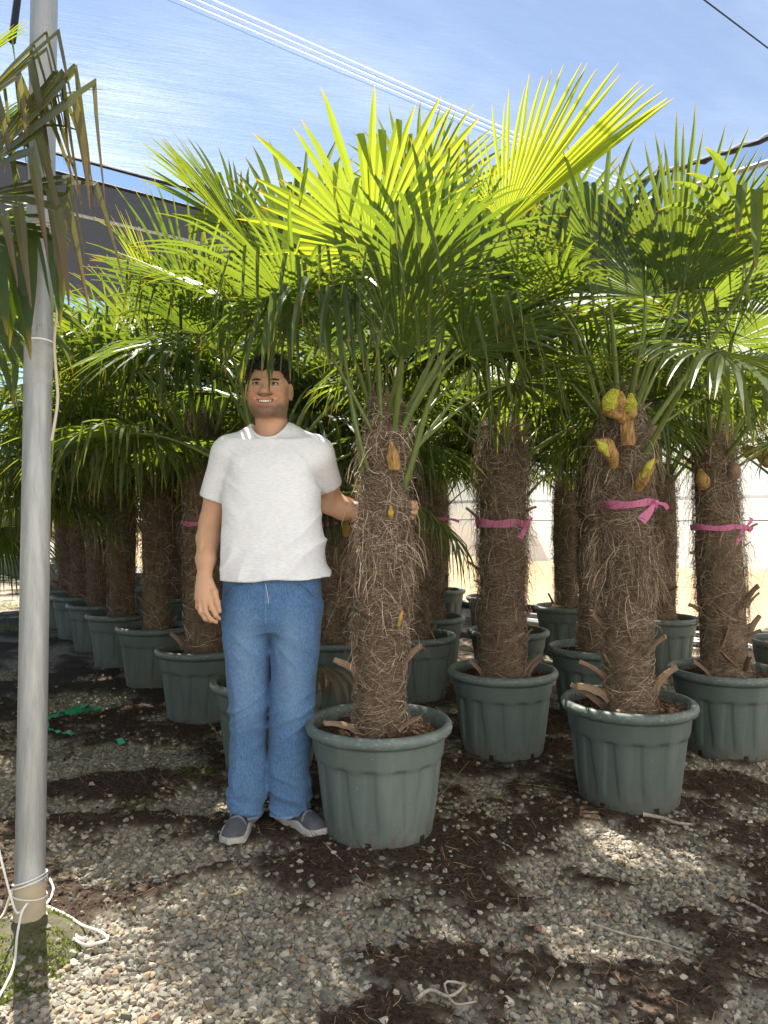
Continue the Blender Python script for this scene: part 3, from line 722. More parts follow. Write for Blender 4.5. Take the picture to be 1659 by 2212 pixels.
PALMS = {}
def pot_base(name, x, y, label, group=None, rot=0.0, lit=True):
    e = empty(name, (x, y, 0), 0); tag(e, label, 'potted palm', group)
    pt = obj('pot', POT, e, (0, 0, 0), rot)
    return e, pt
def holes(pt, n=6):
    for i in range(n):
        a = i*2*np.pi/n + .25; obj('drain_hole', HOLE, pt, (.2062*math.cos(a), .2062*math.sin(a), .027), a)
def back_palm(x, y, label, seed, nleaf=16, sc=1.0, group='potted palms in the rear rows', h=1.0, detail=True, umin=.12, umax=1.0):
    r = np.random.RandomState(seed)
    e, pt = pot_base('potted_palm', x, y, label, group, r.uniform(0, 6.28))
    obj('soil', SOILS[seed % 3], e)
    rz, tm, fm = BACK_TR[seed % 3]; a = r.uniform(0, 6.28)
    to = obj('trunk', tm, e, (0, 0, 0), a); f = obj('trunk_fibre', fm, to); f['kind'] = 'stuff'
    to.scale = (1, 1, 1); to.location.z = .37*(1-h); to.scale.z = h
    if detail:
        for q in range(5): add_stub(e, rz, .40 + .06*q*r.rand(), q*1.25 + r.rand(), r.randint(4), out=r.uniform(.0, .3), roll=r.normal(0, .4), sc=.8)
    top = (0, 0, .37 + (1.60 - .37)*h)
    random_crown(e, top, nleaf, r, umin, umax, sc)
    PALMS[label] = e; return e

# rear rows ---------------------------------------------------------------------------------
rear = [
 # left row receding from the man, nearest first
 (-1.086, 4.51, 'palm in dark pot just left of the man at knee height', 11, 24, 1.25, 'palms in the left receding row', 1.16),
 (-1.64, 5.41, 'thick fibrous palm in second dark pot left of the man', 12, 24, 1.35, 'palms in the left receding row', 1.14),
 (-2.13, 6.10, 'palm in third dark pot left of the man, trunk tufted at the top', 13, 24, 1.35, 'palms in the left receding row', 1.02),
 (-2.58, 6.80, 'palm in fourth dark pot left of the man', 14, 24, 1.25, 'palms in the left receding row', .92),
 (-3.03, 7.50, 'palm in fifth dark pot, right beside the galvanised pole, with yellow flowers', 15, 24, 1.2, 'palms in the left receding row', .88),
 (-3.48, 8.25, 'palm in the farthest dark pot half hidden by the galvanised pole', 16, 20, 1.0, 'palms in the left receding row', .92),
 # second row behind it
 (-.34, 4.82, 'palm in dark pot between the man and the held palm', 17, 24, 1.0, None, 1.0),
 (-.92, 5.75, 'shaded palm standing behind the left row of pots', 18, 21, 1.0, 'shaded palms behind the left row', 1.0),
 (-1.45, 6.60, 'shaded palm standing behind the left row of pots', 19, 20, 1.0, 'shaded palms behind the left row', 1.0),
 (-2.0, 7.40, 'shaded palm standing behind the left row of pots', 20, 20, 1.0, 'shaded palms behind the left row', 1.0),
 (-2.5, 8.30, 'shaded palm standing behind the left row of pots', 21, 19, 1.0, 'shaded palms behind the left row', 1.0),
 (-.30, 6.75, 'shaded palm standing behind the left row of pots', 22, 19, 1.0, 'shaded palms behind the left row', 1.05),
 (-.95, 7.6, 'shaded palm standing behind the left row of pots', 23, 19, 1.0, 'shaded palms behind the left row', 1.05),
 (-1.6, 8.5, 'shaded palm standing behind the left row of pots', 24, 18, 1.0, 'shaded palms behind the left row', 1.1),
 # centre and right, behind the front four
 (.20, 5.00, 'palm in dark pot directly behind the held palm, lower pot of two', 25, 21, .98, None, .95),
 (.36, 5.92, 'palm in dark pot behind the held palm, upper pot of two', 26, 21, 1.0, None, 1.0),
 (.60, 8.10, 'small looking palm in grey pot before the sand at centre', 27, 18, .95, None, .9),
 (.86, 5.20, 'palm in dark pot right behind the centre ribboned palm', 28, 20, .95, None, .85),
 (1.09, 7.40, 'palm in pot behind the centre ribboned palm near the sand', 29, 18, .95, None, .9),
 (1.27, 4.52, 'dark trunked palm in pot left behind the budding palm', 30, 21, .95, None, .95),
 (1.60, 6.60, 'palm in far pot between the centre and budding palms', 31, 20, .98, None, 1.0),
 (2.17, 5.87, 'palm in pot behind the budding palm, against the sand', 32, 21, .98, None, 1.0),
 (2.62, 4.77, 'palm at the far right edge with its trunk cut by the frame', 33, 22, 1.0, None, 1.0),
]
for i, (x, y, lb, sd, nl, sc, gr, h) in enumerate(rear): back_palm(x, y, lb, sd, nl, sc, gr, h, umax=.46 if .1 < x < .4 else .66 if x > .1 else .84)
# the row across the path at the far left
for i in range(6):
    back_palm(-7.25 - .42*i, 15.1 + .62*i, 'small far palm in the row across the path at left', 60 + i, 11, 1.0, 'far palms across the path', .80, False)
# palms filling the depth between that row and the net
for i, (x, y) in enumerate(((-4.6, 11.2), (-3.5, 10.2), (-5.6, 13.0), (-2.7, 10.8), (-6.2, 14.6))):
    back_palm(x, y, 'distant palm deep in the yard behind the galvanised pole', 70 + i, 12, 1.05, 'distant palms deep in the yard', 1.0, False)
# ------------------------------------------------------------------ the near palms
TAU = 2*math.pi
def hero_palm(x, y, label, rz, z1, lean, nf, bands, stubs, crown, specs, seed, group=None, rot=0.0, tone=1.0):
    r = np.random.RandomState(seed)
    e, pt = pot_base('potted_palm', x, y, label, group, rot); holes(pt)
    so_ = obj('soil', SOILS[seed % 3], e, (0, 0, 0), seed*1.3); li = obj('root_litter', LITTER[seed % 2], so_); li['kind'] = 'stuff'
    to = obj('trunk', trunk_core(rz, .36, z1 - .05, lean, seed, 44, 70), e)
    f = obj('trunk_fibre', fibre_mesh(rz, .385, z1, lean, nf, seed + 1, bands, tone=tone), to); f['kind'] = 'stuff'
    for (z, a, v, out, roll, sc) in stubs: add_stub(e, rz, z, R(a), v, lean, out*.7, roll, sc*.78, to)
    for q in range(15): add_stub(e, rz, r.uniform(.5, 1.32), r.uniform(0, TAU), r.randint(4), lean, r.uniform(.15, .6), r.normal(0, .3), r.uniform(.32, .55), to)
    top = np.array([lean[0], lean[1], z1 - .03]); loc = np.array([x, y, 0])
    n, umin, umax, skip, az0, scl = crown
    random_crown(e, top, n, r, umin, umax, scl, skip, az0)
    for k, sp in enumerate(specs):
        hub = P(*sp['hub']) - loc; tgt = P(*sp['tip']) - loc; ax = tgt - hub
        bz = z1 - .06 - sp.get('dz', .1); b = top + np.array([0, 0, -.03 - sp.get('dz', .1)]) + unit((hub - top)*np.array([1, 1, 0]))*.05
        kw = {q: sp[q] for q in ('S', 'nseg', 'droop', 'kink', 'cup', 'fold', 'r0', 'lenvar', 'kr', 'asym', 'te', 'edge', 'warp', 'wm') if q in sp}
        bl, pm = leaf_meshes(b, hub, ax, np.array(sp['n'], float), sp.get('R', np.linalg.norm(ax)), sp.get('mat', 'leaf'), pet0=sp.get('d0'), prad=.010, seed=seed*31 + k, **kw)
        add_leaf(e, bl, pm)
    PALMS[label] = e
    return e
def angd(a, b): return abs((a - b + math.pi) % (2*math.pi) - math.pi)
TAU = 2*math.pi
# --- the palm the man holds
RZ1 = [(.36, .115), (.42, .098), (.5, .092), (.65, .094), (.8, .098), (.95, .102), (1.1, .100), (1.25, .090), (1.4, .078), (1.55, .062), (1.7, .04)]
skip1 = lambda a, u: (angd(a, math.pi) < 1.0 and u > .42) or (angd(a, 1.5*math.pi) < 1.1 and u > .45) or (angd(a, 0) < .7 and u > .72)
specs1 = [
 dict(hub=(803, 545, 2.74), tip=(785, 230, 2.56), n=(.1, .9, .25), R=.54, S=1.78, droop=.22, kink=.38, kr=(.6, .86), mat='leaf_young', cup=.12, nseg=38, lenvar=.17, r0=.52),
 dict(hub=(1088, 488, 2.66), tip=(1140, 170, 2.50), n=(-.12, -.97, .15), R=.455, S=.82, droop=.03, kink=.03, asym=-.55, edge=.10, warp=1.4, mat='leaf_young', cup=.05, fold=.6, nseg=28, lenvar=.05),
 dict(hub=(866, 782, 2.62), tip=(888, 600, 2.42), n=(.0, .95, .3), R=.47, S=.75, droop=.25, kink=.15, fold=.8, nseg=30, dz=.0),
 dict(hub=(690, 640, 2.66), tip=(575, 610, 2.42), n=(.0, .15, 1), R=.56, S=1.75, droop=1.5, kink=.75, kr=(.35, .7), nseg=42, dz=.28, d0=(-.6, -.3, 1)),
 dict(hub=(700, 745, 2.80), tip=(560, 700, 2.74), n=(-.2, .1, 1), R=.50, S=1.2, droop=.9, kink=.35, dz=.36, d0=(-.5, -.1, 1)),
 dict(hub=(946, 632, 2.80), tip=(840, 480, 2.72), n=(.1, .9, .4), R=.52, S=1.9, droop=.45, kink=.25),
 dict(hub=(1040, 718, 2.98), tip=(1030, 540, 2.85), n=(.0, .9, .35), R=.50, S=1.9, droop=.5, kink=.25, dz=.25),
 dict(hub=(1000, 760, 2.66), tip=(1120, 690, 2.6), n=(.1, .2, 1), R=.44, S=1.5, droop=.5, kink=.3, dz=.34, d0=(.5, -.2, 1)),
 dict(hub=(900, 470, 2.95), tip=(960, 260, 2.95), n=(.1, .9, .1), R=.52, S=1.3, droop=.35, kink=.25, mat='leaf_young'),
 dict(hub=(750, 640, 3.0), tip=(640, 470, 3.0), n=(.2, .6, .6), R=.55, S=1.7, droop=.5, kink=.25),
]
st1 = [(.40, 215, 1, .9, .9, 1.1), (.40, 318, 0, .35, -.9, 1.1), (.62, 345, 1, .25, -.2, 1.0), (.60, 200, 2, .3, .1, 1.2), (.68, 310, 2, .2, .2, .9), (.38, 285, 2, .9, -1.2, .6), (.95, 275, 2, .1, .1, .55)]
p1 = hero_palm(-.02, 2.88, 'fibrous fan palm in grey green pot held by the man', RZ1, 1.66, (.03, 0.0), 7800,
   [(1.08, .06, 560), (1.14, .10, 260), (.85, .12, 220), (1.45, .08, 200), (1.56, .05, 160)], st1, (16, .34, .64, skip1, .4, 1.0), specs1, 101, rot=.1, tone=1.22)
# --- budding palm, front right
RZ2 = [(.36, .130), (.43, .114), (.55, .100), (.7, .100), (.85, .112), (.98, .114), (1.10, .106), (1.25, .104), (1.4, .112), (1.55, .096), (1.68, .07), (1.8, .04)]
skip2 = lambda a, u: (angd(a, 1.5*math.pi) < 1.15 and u > .40) or (angd(a, math.pi) < .9 and u > .6)
specs2 = [
 dict(hub=(1466, 632, 2.85), tip=(1532, 380, 2.72), n=(.15, .95, .2), R=.60, S=.95, droop=.15, kink=.12, fold=.8, nseg=34),
 dict(hub=(1640, 545, 2.80), tip=(1668, 430, 2.62), n=(-.1, -.6, .7), R=.55, S=2.35, droop=1.1, kink=.45, dz=.22, d0=(.6, -.1, 1)),
 dict(hub=(1395, 640, 2.9), tip=(1370, 420, 2.95), n=(0, .9, .3), R=.58, S=1.4, droop=.3, kink=.2),
 dict(hub=(1300, 560, 2.95), tip=(1250, 380, 2.9), n=(-.2, .9, .4), R=.50, S=1.6, droop=.6, kink=.35),
 dict(hub=(1560, 760, 2.6), tip=(1640, 800, 2.35), n=(.2, -.1, 1), R=.55, S=1.6, droop=.8, kink=.3, dz=.34, d0=(.6, -.2, 1)),
 dict(hub=(1190, 650, 2.9), tip=(1090, 600, 2.8), n=(0, .1, 1), R=.48, S=1.6, droop=.55, kink=.25, dz=.2, d0=(-.5, .1, 1)),
]
st2 = [(.40, 190, 3, 1.0, .3, 1.3), (.44, 205, 1, .9, .5, 1.3), (.52, 182, 3, 1.1, -.2, 1.1), (.46, 350, 1, .35, -.1, 1.2), (.66, 265, 3, .2, .35, .9), (.62, 300, 1, .15, -.4, 1.0), (.78, 300, 3, .1, .1, .9), (.40, 245, 2, .7, 1.0, .8), (.72, 185, 0, .5, .2, 1.0)]
p2 = hero_palm(1.04, 3.20, 'budding fan palm at front right with pink ribbon above its waist', RZ2, 1.76, (-.02, 0.0), 7800,
   [(1.00, .06, 800), (1.12, .05, 350), (1.45, .06, 650), (1.60, .08, 420)], st2, (17, .32, .78, skip2, 1.1, 1.0), specs2, 102, rot=.5)
# --- centre palm behind
RZ3 = [(.36, .155), (.45, .122), (.6, .118), (.8, .118), (1.0, .126), (1.2, .124), (1.4, .132), (1.55, .128), (1.68, .10), (1.8, .05)]
specs3 = [
 dict(hub=(1010, 560, 3.6), tip=(990, 360, 3.5), n=(0, .9, .3), R=.60, S=1.7, droop=.4, kink=.3),
 dict(hub=(1190, 560, 3.6), tip=(1230, 400, 3.5), n=(0, .9, .3), R=.58, S=1.6, droop=.4, kink=.25),
 dict(hub=(1150, 720, 3.3), tip=(1290, 660, 3.1), n=(0, -.2, 1), R=.58, S=1.7, droop=.6, kink=.2, dz=.2),
]
skip3 = lambda a, u: angd(a, 1.5*math.pi) < .8 and u > .72
p3 = hero_palm(.608, 3.86, 'thick trunked fan palm at centre with pink ribbon tied low', RZ3, 1.72, (.0, 0.0), 6800,
   [(1.38, .09, 500), (1.15, .1, 200), (.95, .15, 300), (1.6, .06, 300)],
   [(.40, 215, 0, .3, .5, 1.2), (.42, 318, 3, .3, -.7, 1.0), (.55, 245, 0, .2, -.3, 1.2), (.40, 345, 0, .4, -.2, 1.0), (.55, 310, 0, .1, -.4, .9), (1.18, 182, 3, .8, 0, .8), (.92, 180, 3, .9, 0, .7), (1.22, 0, 1, .8, 0, .6)],
   (18, .34, .85, skip3, 2.0, 1.0), specs3, 103, rot=.9)
# --- right palm
RZ4 = [(.36, .150), (.45, .128), (.6, .12), (.8, .122), (1.0, .120), (1.2, .112), (1.4, .108), (1.55, .10), (1.68, .08), (1.8, .05)]
specs4 = [dict(hub=(1590, 640, 3.5), tip=(1600, 420, 3.4), n=(0, .9, .3), R=.6, S=1.7, droop=.4, kink=.25),
          dict(hub=(1500, 700, 3.5), tip=(1420, 560, 3.4), n=(0, .9, .4), R=.55, S=1.7, droop=.6, kink=.3)]
p4 = hero_palm(1.754, 3.86, 'fan palm at right with pink bow and pot cut by the frame', RZ4, 1.70, (-.06, 0.0), 5200,
   [(1.40, .08, 350), (1.2, .1, 200), (.95, .15, 250), (1.6, .05, 200)],
   [(.40, 215, 0, .4, .6, 1.3), (.43, 300, 3, .4, .8, 1.3), (.46, 270, 3, .3, .9, 1.2), (.56, 240, 0, .2, -.3, 1.4), (.60, 330, 0, .1, -.3, 1.3), (.75, 300, 1, .1, 0, 1.1), (.70, 183, 1, .7, 0, .8), (1.0, 180, 2, .8, 0, .8), (1.2, 182, 2, .9, 0, .7)],
   (18, .28, .85, skip3, .2, 1.0), specs4, 104, rot=.3)
# --- palm right behind the man
skip5 = lambda a, u: angd(a, 1.5*math.pi) < .9 and u > .40
specs5 = [
 dict(hub=(575, 585, 3.25), tip=(350, 300, 3.05), n=(.5, -.3, .7), R=.66, S=.95, droop=.12, kink=.08, mat='leaf_young', nseg=34),
 dict(hub=(480, 650, 3.15), tip=(240, 560, 2.95), n=(.1, -.35, .9), R=.58, S=1.55, droop=.35, kink=.15),
 dict(hub=(430, 720, 3.2), tip=(230, 760, 3.0), n=(.0, -.25, 1), R=.58, S=1.5, droop=.6, kink=.2, dz=.3),
 dict(hub=(640, 560, 3.3), tip=(600, 380, 3.3), n=(.1, .9, .3), R=.56, S=1.6, droop=.4, kink=.3),
 dict(hub=(520, 500, 3.5), tip=(420, 360, 3.5), n=(.4, -.5, .6), R=.55, S=1.5, droop=.3, kink=.15, mat='leaf_young'),
]
p5 = hero_palm(-.55, 3.61, 'fan palm in olive lit pot directly behind the man legs', RZ_STD, 1.66, (0, 0), 3500,
   [(1.4, .1, 200)], [(.40, 200, 0, .4, .5, 1.0), (.42, 330, 3, .6, -.5, 1.0)], (20, .30, 1.0, skip5, 1.7, 1.12), specs5, 105, rot=.7)
# dry folded leaf hanging over the right rim of that pot
dl = empty('dry_leaf', tuple(P(690, 1440, 3.35))); tag(dl, 'dry tan palm leaf tip hanging over a pot rim beside the jeans', 'leaf')
V, F, t = leaf_blade(np.zeros(3), (.5, -.6, .1), (0, .1, 1), .26, S=.7, nseg=8, droop=3.0, kink=.5, seed=3); me = mesh_np('blade', V, [F], False, M['leaf_dry']); attr_f(me, 't', t); obj('blade', me, dl)
# --- foreground palm left of the pole, only its leaves reach into the picture
specs0 = [
 dict(hub=(-55, 385, 2.02), tip=(175, 90, 1.92), n=(-.35, -.75, .6), R=.80, S=.72, droop=.35, kink=1.0, kr=(.50, .64), mat='leaf_old', nseg=12, te=1.5, wm=2.0, r0=.26, fold=.3, cup=.0),
 dict(hub=(-75, 430, 2.06), tip=(150, 400, 1.94), n=(-.2, -.6, .8), R=.66, S=.62, droop=.5, kink=1.0, kr=(.5, .66), mat='leaf_old', nseg=10, te=1.5, wm=1.9, r0=.26, fold=.3),
 dict(hub=(-110, 470, 2.12), tip=(80, 520, 2.0), n=(-.1, -.5, .9), R=.62, S=.7, droop=.9, kink=.9, kr=(.45, .7), mat='leaf', nseg=12, r0=.5),
 dict(hub=(-80, 250, 2.08), tip=(120, 40, 2.0), n=(-.4, -.7, .6), R=.60, S=.75, droop=.35, kink=1.0, kr=(.48, .66), mat='leaf_old', nseg=12, te=1.5, wm=1.8, r0=.28, fold=.3, cup=.0),
 dict(hub=(-90, 330, 2.2), tip=(90, 230, 2.15), n=(-.4, -.7, .6), R=.50, S=.9, droop=.5, kink=.7, kr=(.5, .7), mat='leaf', nseg=16, te=1.6, wm=1.5, r0=.3, fold=.35),
 dict(hub=(-60, 640, 2.5), tip=(20, 800, 2.35), n=(-.2, -.6, .8), R=.5, S=1.3, droop=1.2, kink=.5, mat='leaf', nseg=26),
 dict(hub=(-70, 330, 2.6), tip=(20, 250, 2.6), n=(-.3, -.6, .6), R=.36, S=1.5, droop=.6, kink=.4, mat='leaf', nseg=28),
 dict(hub=(-60, 520, 2.7), tip=(60, 470, 2.7), n=(-.2, -.6, .6), R=.36, S=1.5, droop=.9, kink=.4, mat='leaf', nseg=28),
 dict(hub=(-120, 200, 2.4), tip=(50, 40, 2.35), n=(-.5, -.6, .5), R=.38, S=.9, droop=.4, kink=.3, mat='leaf_young', nseg=18),
]
skip0 = lambda a, u: angd(a, 0) < 1.15
p0 = hero_palm(-1.82, 2.30, 'old fan palm left of the pole with withered hanging leaf tips', RZ_STD, 1.66, (0, 0), 800, [], [], (12, .1, .9, skip0, .5, .95), specs0, 107)
# small leafy palm leaves seen left of the pole lower down
back_palm(-2.62, 4.3, 'palm left of the galvanised pole, mostly outside the frame', 44, 22, 1.25, None, 1.0)

# ------------------------------------------------------------------ flower buds
def bud_mesh(path, rad, mat, k=16, flat=.75, bumpy=0.0, seed=1):
    ns = 40 if bumpy else 18; k = 32 if bumpy else k
    V, F = tube(smooth_path(path, ns), np.interp(np.linspace(0, 1, ns), np.linspace(0, 1, len(rad)), rad), k, flat=flat, ref=(0, 1, .1))
    r = np.random.RandomState(seed)
    c_ = V.mean(0); q_ = V - c_
    if bumpy: V = V + unit(r.normal(0, 1, V.shape))*bumpy
    else: V = V + unit(q_)*(fbm(q_[:, 0]*70 + seed, q_[:, 1]*70, q_[:, 2]*25, seed, 3)[:, None]-.5)*.014
    return mesh_np('bud', V, F, not bumpy, mat)
def bud(palm, name, pts, rad, mat, parent=None, **kw):
    loc = np.array(palm.location); q = np.array([P(*a) for a in pts]) - loc
    return obj(name, bud_mesh(q, rad, mat, **kw), parent or palm)
D2 = 3.085
st = bud(p2, 'flower_stalk', [(1357, 960, D2), (1356, 925, D2-.01), (1354, 895, D2-.02)], [.030, .030, .022], M['spathe'])
bud(p2, 'flower_sheath', [(1354, 915, D2-.02), (1340, 893, D2-.03), (1318, 880, D2-.04), (1312, 868, D2-.04)], [.014, .036, .038, .022], M['spathe'], st)
bud(p2, 'flower_sheath', [(1352, 905, D2-.03), (1364, 888, D2-.04), (1369, 866, D2-.05)], [.018, .028, .010], M['spathe'], st)
bud(p2, 'flower_sheath', [(1340, 886, D2-.06), (1341, 865, D2-.07), (1342, 846, D2-.07)], [.012, .027, .008], M['spathe'], st)
bud(p2, 'flower_cluster', [(1318, 886, D2-.04), (1321, 866, D2-.065), (1330, 842, D2-.065)], [.026, .037, .016], M['flower'], st, bumpy=.003, k=16, seed=4)
bud(p2, 'flower_cluster', [(1355, 888, D2-.05), (1362, 870, D2-.06), (1364, 850, D2-.06)], [.016, .028, .006], M['flower'], st, bumpy=.003, k=16, seed=5)
b1 = bud(p2, 'flower_bud', [(1328, 1008, D2-.01), (1322, 985, D2-.05), (1308, 962, D2-.09), (1285, 950, D2-.12)], [.016, .028, .034, .004], M['spathe'])
bud(p2, 'flower_cluster', [(1316, 985, D2-.075), (1302, 966, D2-.115), (1290, 953, D2-.13)], [.008, .022, .004], M['flower'], b1, k=12)
b2 = bud(p2, 'flower_bud', [(1378, 1058, D2-.0), (1388, 1035, D2-.05), (1403, 1010, D2-.08), (1418, 988, D2-.1)], [.018, .026, .022, .004], M['spathe'])
bud(p2, 'flower_cluster', [(1388, 1030, D2-.075), (1400, 1008, D2-.105), (1414, 990, D2-.11)], [.006, .016, .003], M['flower'], b2, k=12)
bud(p2, 'flower_bud', [(1395, 960, D2+.05), (1412, 935, D2+.05), (1432, 918, D2+.05)], [.015, .034, .008], M['stub'])
bud(p1, 'flower_bud', [(852, 1012, 2.775), (849, 985, 2.765), (845, 955, 2.775)], [.022, .027, .004], M['spathe'])
bud(p1, 'flower_bud', [(843, 1095, 2.765), (844, 1108, 2.75), (845, 1122, 2.76)], [.005, .011, .003], M['flower_old'])
bud(p1, 'flower_bud', [(861, 1352, 2.765), (865, 1335, 2.755), (870, 1318, 2.76)], [.007, .007, .003], M['flower_old'])
bud(p4, 'flower_bud', [(1520, 1050, 3.75), (1518, 1035, 3.72), (1512, 1015, 3.74)], [.03, .036, .01], M['spathe'])
bud(p4, 'flower_bud', [(1585, 1030, 3.76), (1587, 1015, 3.74), (1585, 1000, 3.75)], [.03, .034, .018], M['stub'])
pR = PALMS['palm at the far right edge with its trunk cut by the frame']
bR = bud(pR, 'flower_bud', [(1662, 1000, 4.65), (1652, 985, 4.6), (1642, 968, 4.58)], [.04, .05, .012], M['spathe'])
bud(pR, 'flower_cluster', [(1655, 975, 4.6), (1625, 978, 4.56), (1605, 968, 4.55)], [.01, .035, .006], M['flower_old'], bR, bumpy=.012, k=10)
pY = PALMS['palm in fifth dark pot, right beside the galvanised pole, with yellow flowers']
for k in range(5):
    bud(pY, 'flower_cluster', [(150 - 2*k, 1064, 7.32), (138 - 5*k, 1066 + 2*k, 7.25), (132 - 5*k, 1082 + 3*k, 7.22), (131 - 5*k, 1105 + 2*k, 7.22)], [.02, .03, .04, .012], M['flower_old'], bumpy=.02, k=8, seed=k)
pB = PALMS['palm in dark pot between the man and the held palm']
bud(pB, 'flower_bud', [(742, 1125, 4.62), (748, 1140, 4.6), (746, 1160, 4.6)], [.02, .04, .01], M['flower_old'])

# ------------------------------------------------------------------ pink ribbons
def strip(path, w, wdir):
    path = np.asarray(path); wd = np.broadcast_to(np.asarray(wdir, float), path.shape); w = np.broadcast_to(w, (len(path),))[:, None]
    V = np.stack([path - wd*w*.5, path + wd*w*.5], 1).reshape(-1, 3); n = len(path); i = np.arange(n-1)*2
    return V, np.stack([i, i+1, i+3, i+2], 1)
def ribbon(palm, z, rad, knot_ang, label, wid=.034, tails=(), dip=.0, seed=0, lean=(0, 0)):
    r = np.random.RandomState(seed); c = np.array(palm.location) + np.array([lean[0], lean[1], 0])
    a = np.linspace(0, TAU, 49)[:-1] + knot_ang; rr = rad*(1 + .05*np.sin(a*3 + seed) + .03*np.sin(a*7))
    pth = np.stack([rr*np.cos(a), rr*np.sin(a), z - c[2] + dip*np.sin((a-knot_ang)/2)*-1 + .004*np.sin(a*4)], 1)
    e = empty('pink_ribbon', (c[0], c[1], 0)); tag(e, label, 'ribbon', 'pink ribbons tied round trunks')
    ww = wid*(.75 + .25*np.abs(np.sin((a-knot_ang)/2)) + .12*np.sin(a*5 + seed))
    V, F = strip(np.vstack([pth, pth[:1]]), np.append(ww, ww[0]), (0, 0, 1))
    V[1::2] += (np.stack([np.cos(np.append(a, a[0])), np.sin(np.append(a, a[0])), 0*np.append(a, a[0])], 1))*.006
    obj('band', mesh_np('band', V, [F], True, M['ribbon']), e)
    k0 = np.array([rad*1.04*math.cos(knot_ang), rad*1.04*math.sin(knot_ang), z])
    bm = bmesh.new(); bmesh.ops.create_icosphere(bm, subdivisions=2, radius=.015)
    for v in bm.verts: v.co *= .8 + .4*r.rand(); v.co.z *= .8
    me = bpy.data.meshes.new('knot'); bm.to_mesh(me); bm.free(); me.materials.append(M['ribbon']); obj('knot', me, e, tuple(k0))
    for (dx, dy, dz, w) in tails:
        end = k0 + np.array([dx, dy, dz]); mid = (k0 + end)/2 + np.array([.008, -.015, .008])
        pth = bez(k0, mid, mid, end, 8); d = unit(end - k0); wd = unit(np.cross(d, (0.15, 1, .1)))
        V, F = strip(pth, np.linspace(.010, w, 8), wd); V[::2, 1] += .008*np.linspace(0, 1, 8)
        obj('tail', mesh_np('tail', V, [F], True, M['ribbon']), e)
    return e
ribbon(p2, 1.262, .120, R(312), 'bright pink ribbon with one long tail round the budding palm', .036, [(-.07, -.04, -.075, .04), (.055, .0, -.025, .018)], .012, 1)
ribbon(p3, 1.168, .136, R(318), 'flat pink ribbon band round the thick centre trunk', .045, [(-.035, -.02, -.07, .03), (.03, 0, .035, .02)], -.006, 2)
ribbon(p4, 1.150, .128, R(335), 'pink ribbon tied in a bow round the right palm', .030, [(-.10, -.05, -.10, .035), (.03, .0, .05, .03), (.03, .0, -.02, .03)], .0, 3, (-.04, 0))
ribbon(PALMS['palm in dark pot between the man and the held palm'], 1.16, .128, R(300), 'thin pink ribbon end seen under the outstretched arm', .03, [(.12, -.02, .03, .03)], 0, 4)
ribbon(PALMS['palm in dark pot behind the held palm, upper pot of two'], 1.19, .13, R(320), 'small pink ribbon poking out right of the held trunk', .03, [(.12, -.02, -.02, .025)], 0, 5)
ribbon(PALMS['palm in dark pot just left of the man at knee height'], 1.165, .128, R(300), 'short red pink ribbon piece just left of the white shirt', .03, [(.03, -.02, -.05, .03)], 0, 6)
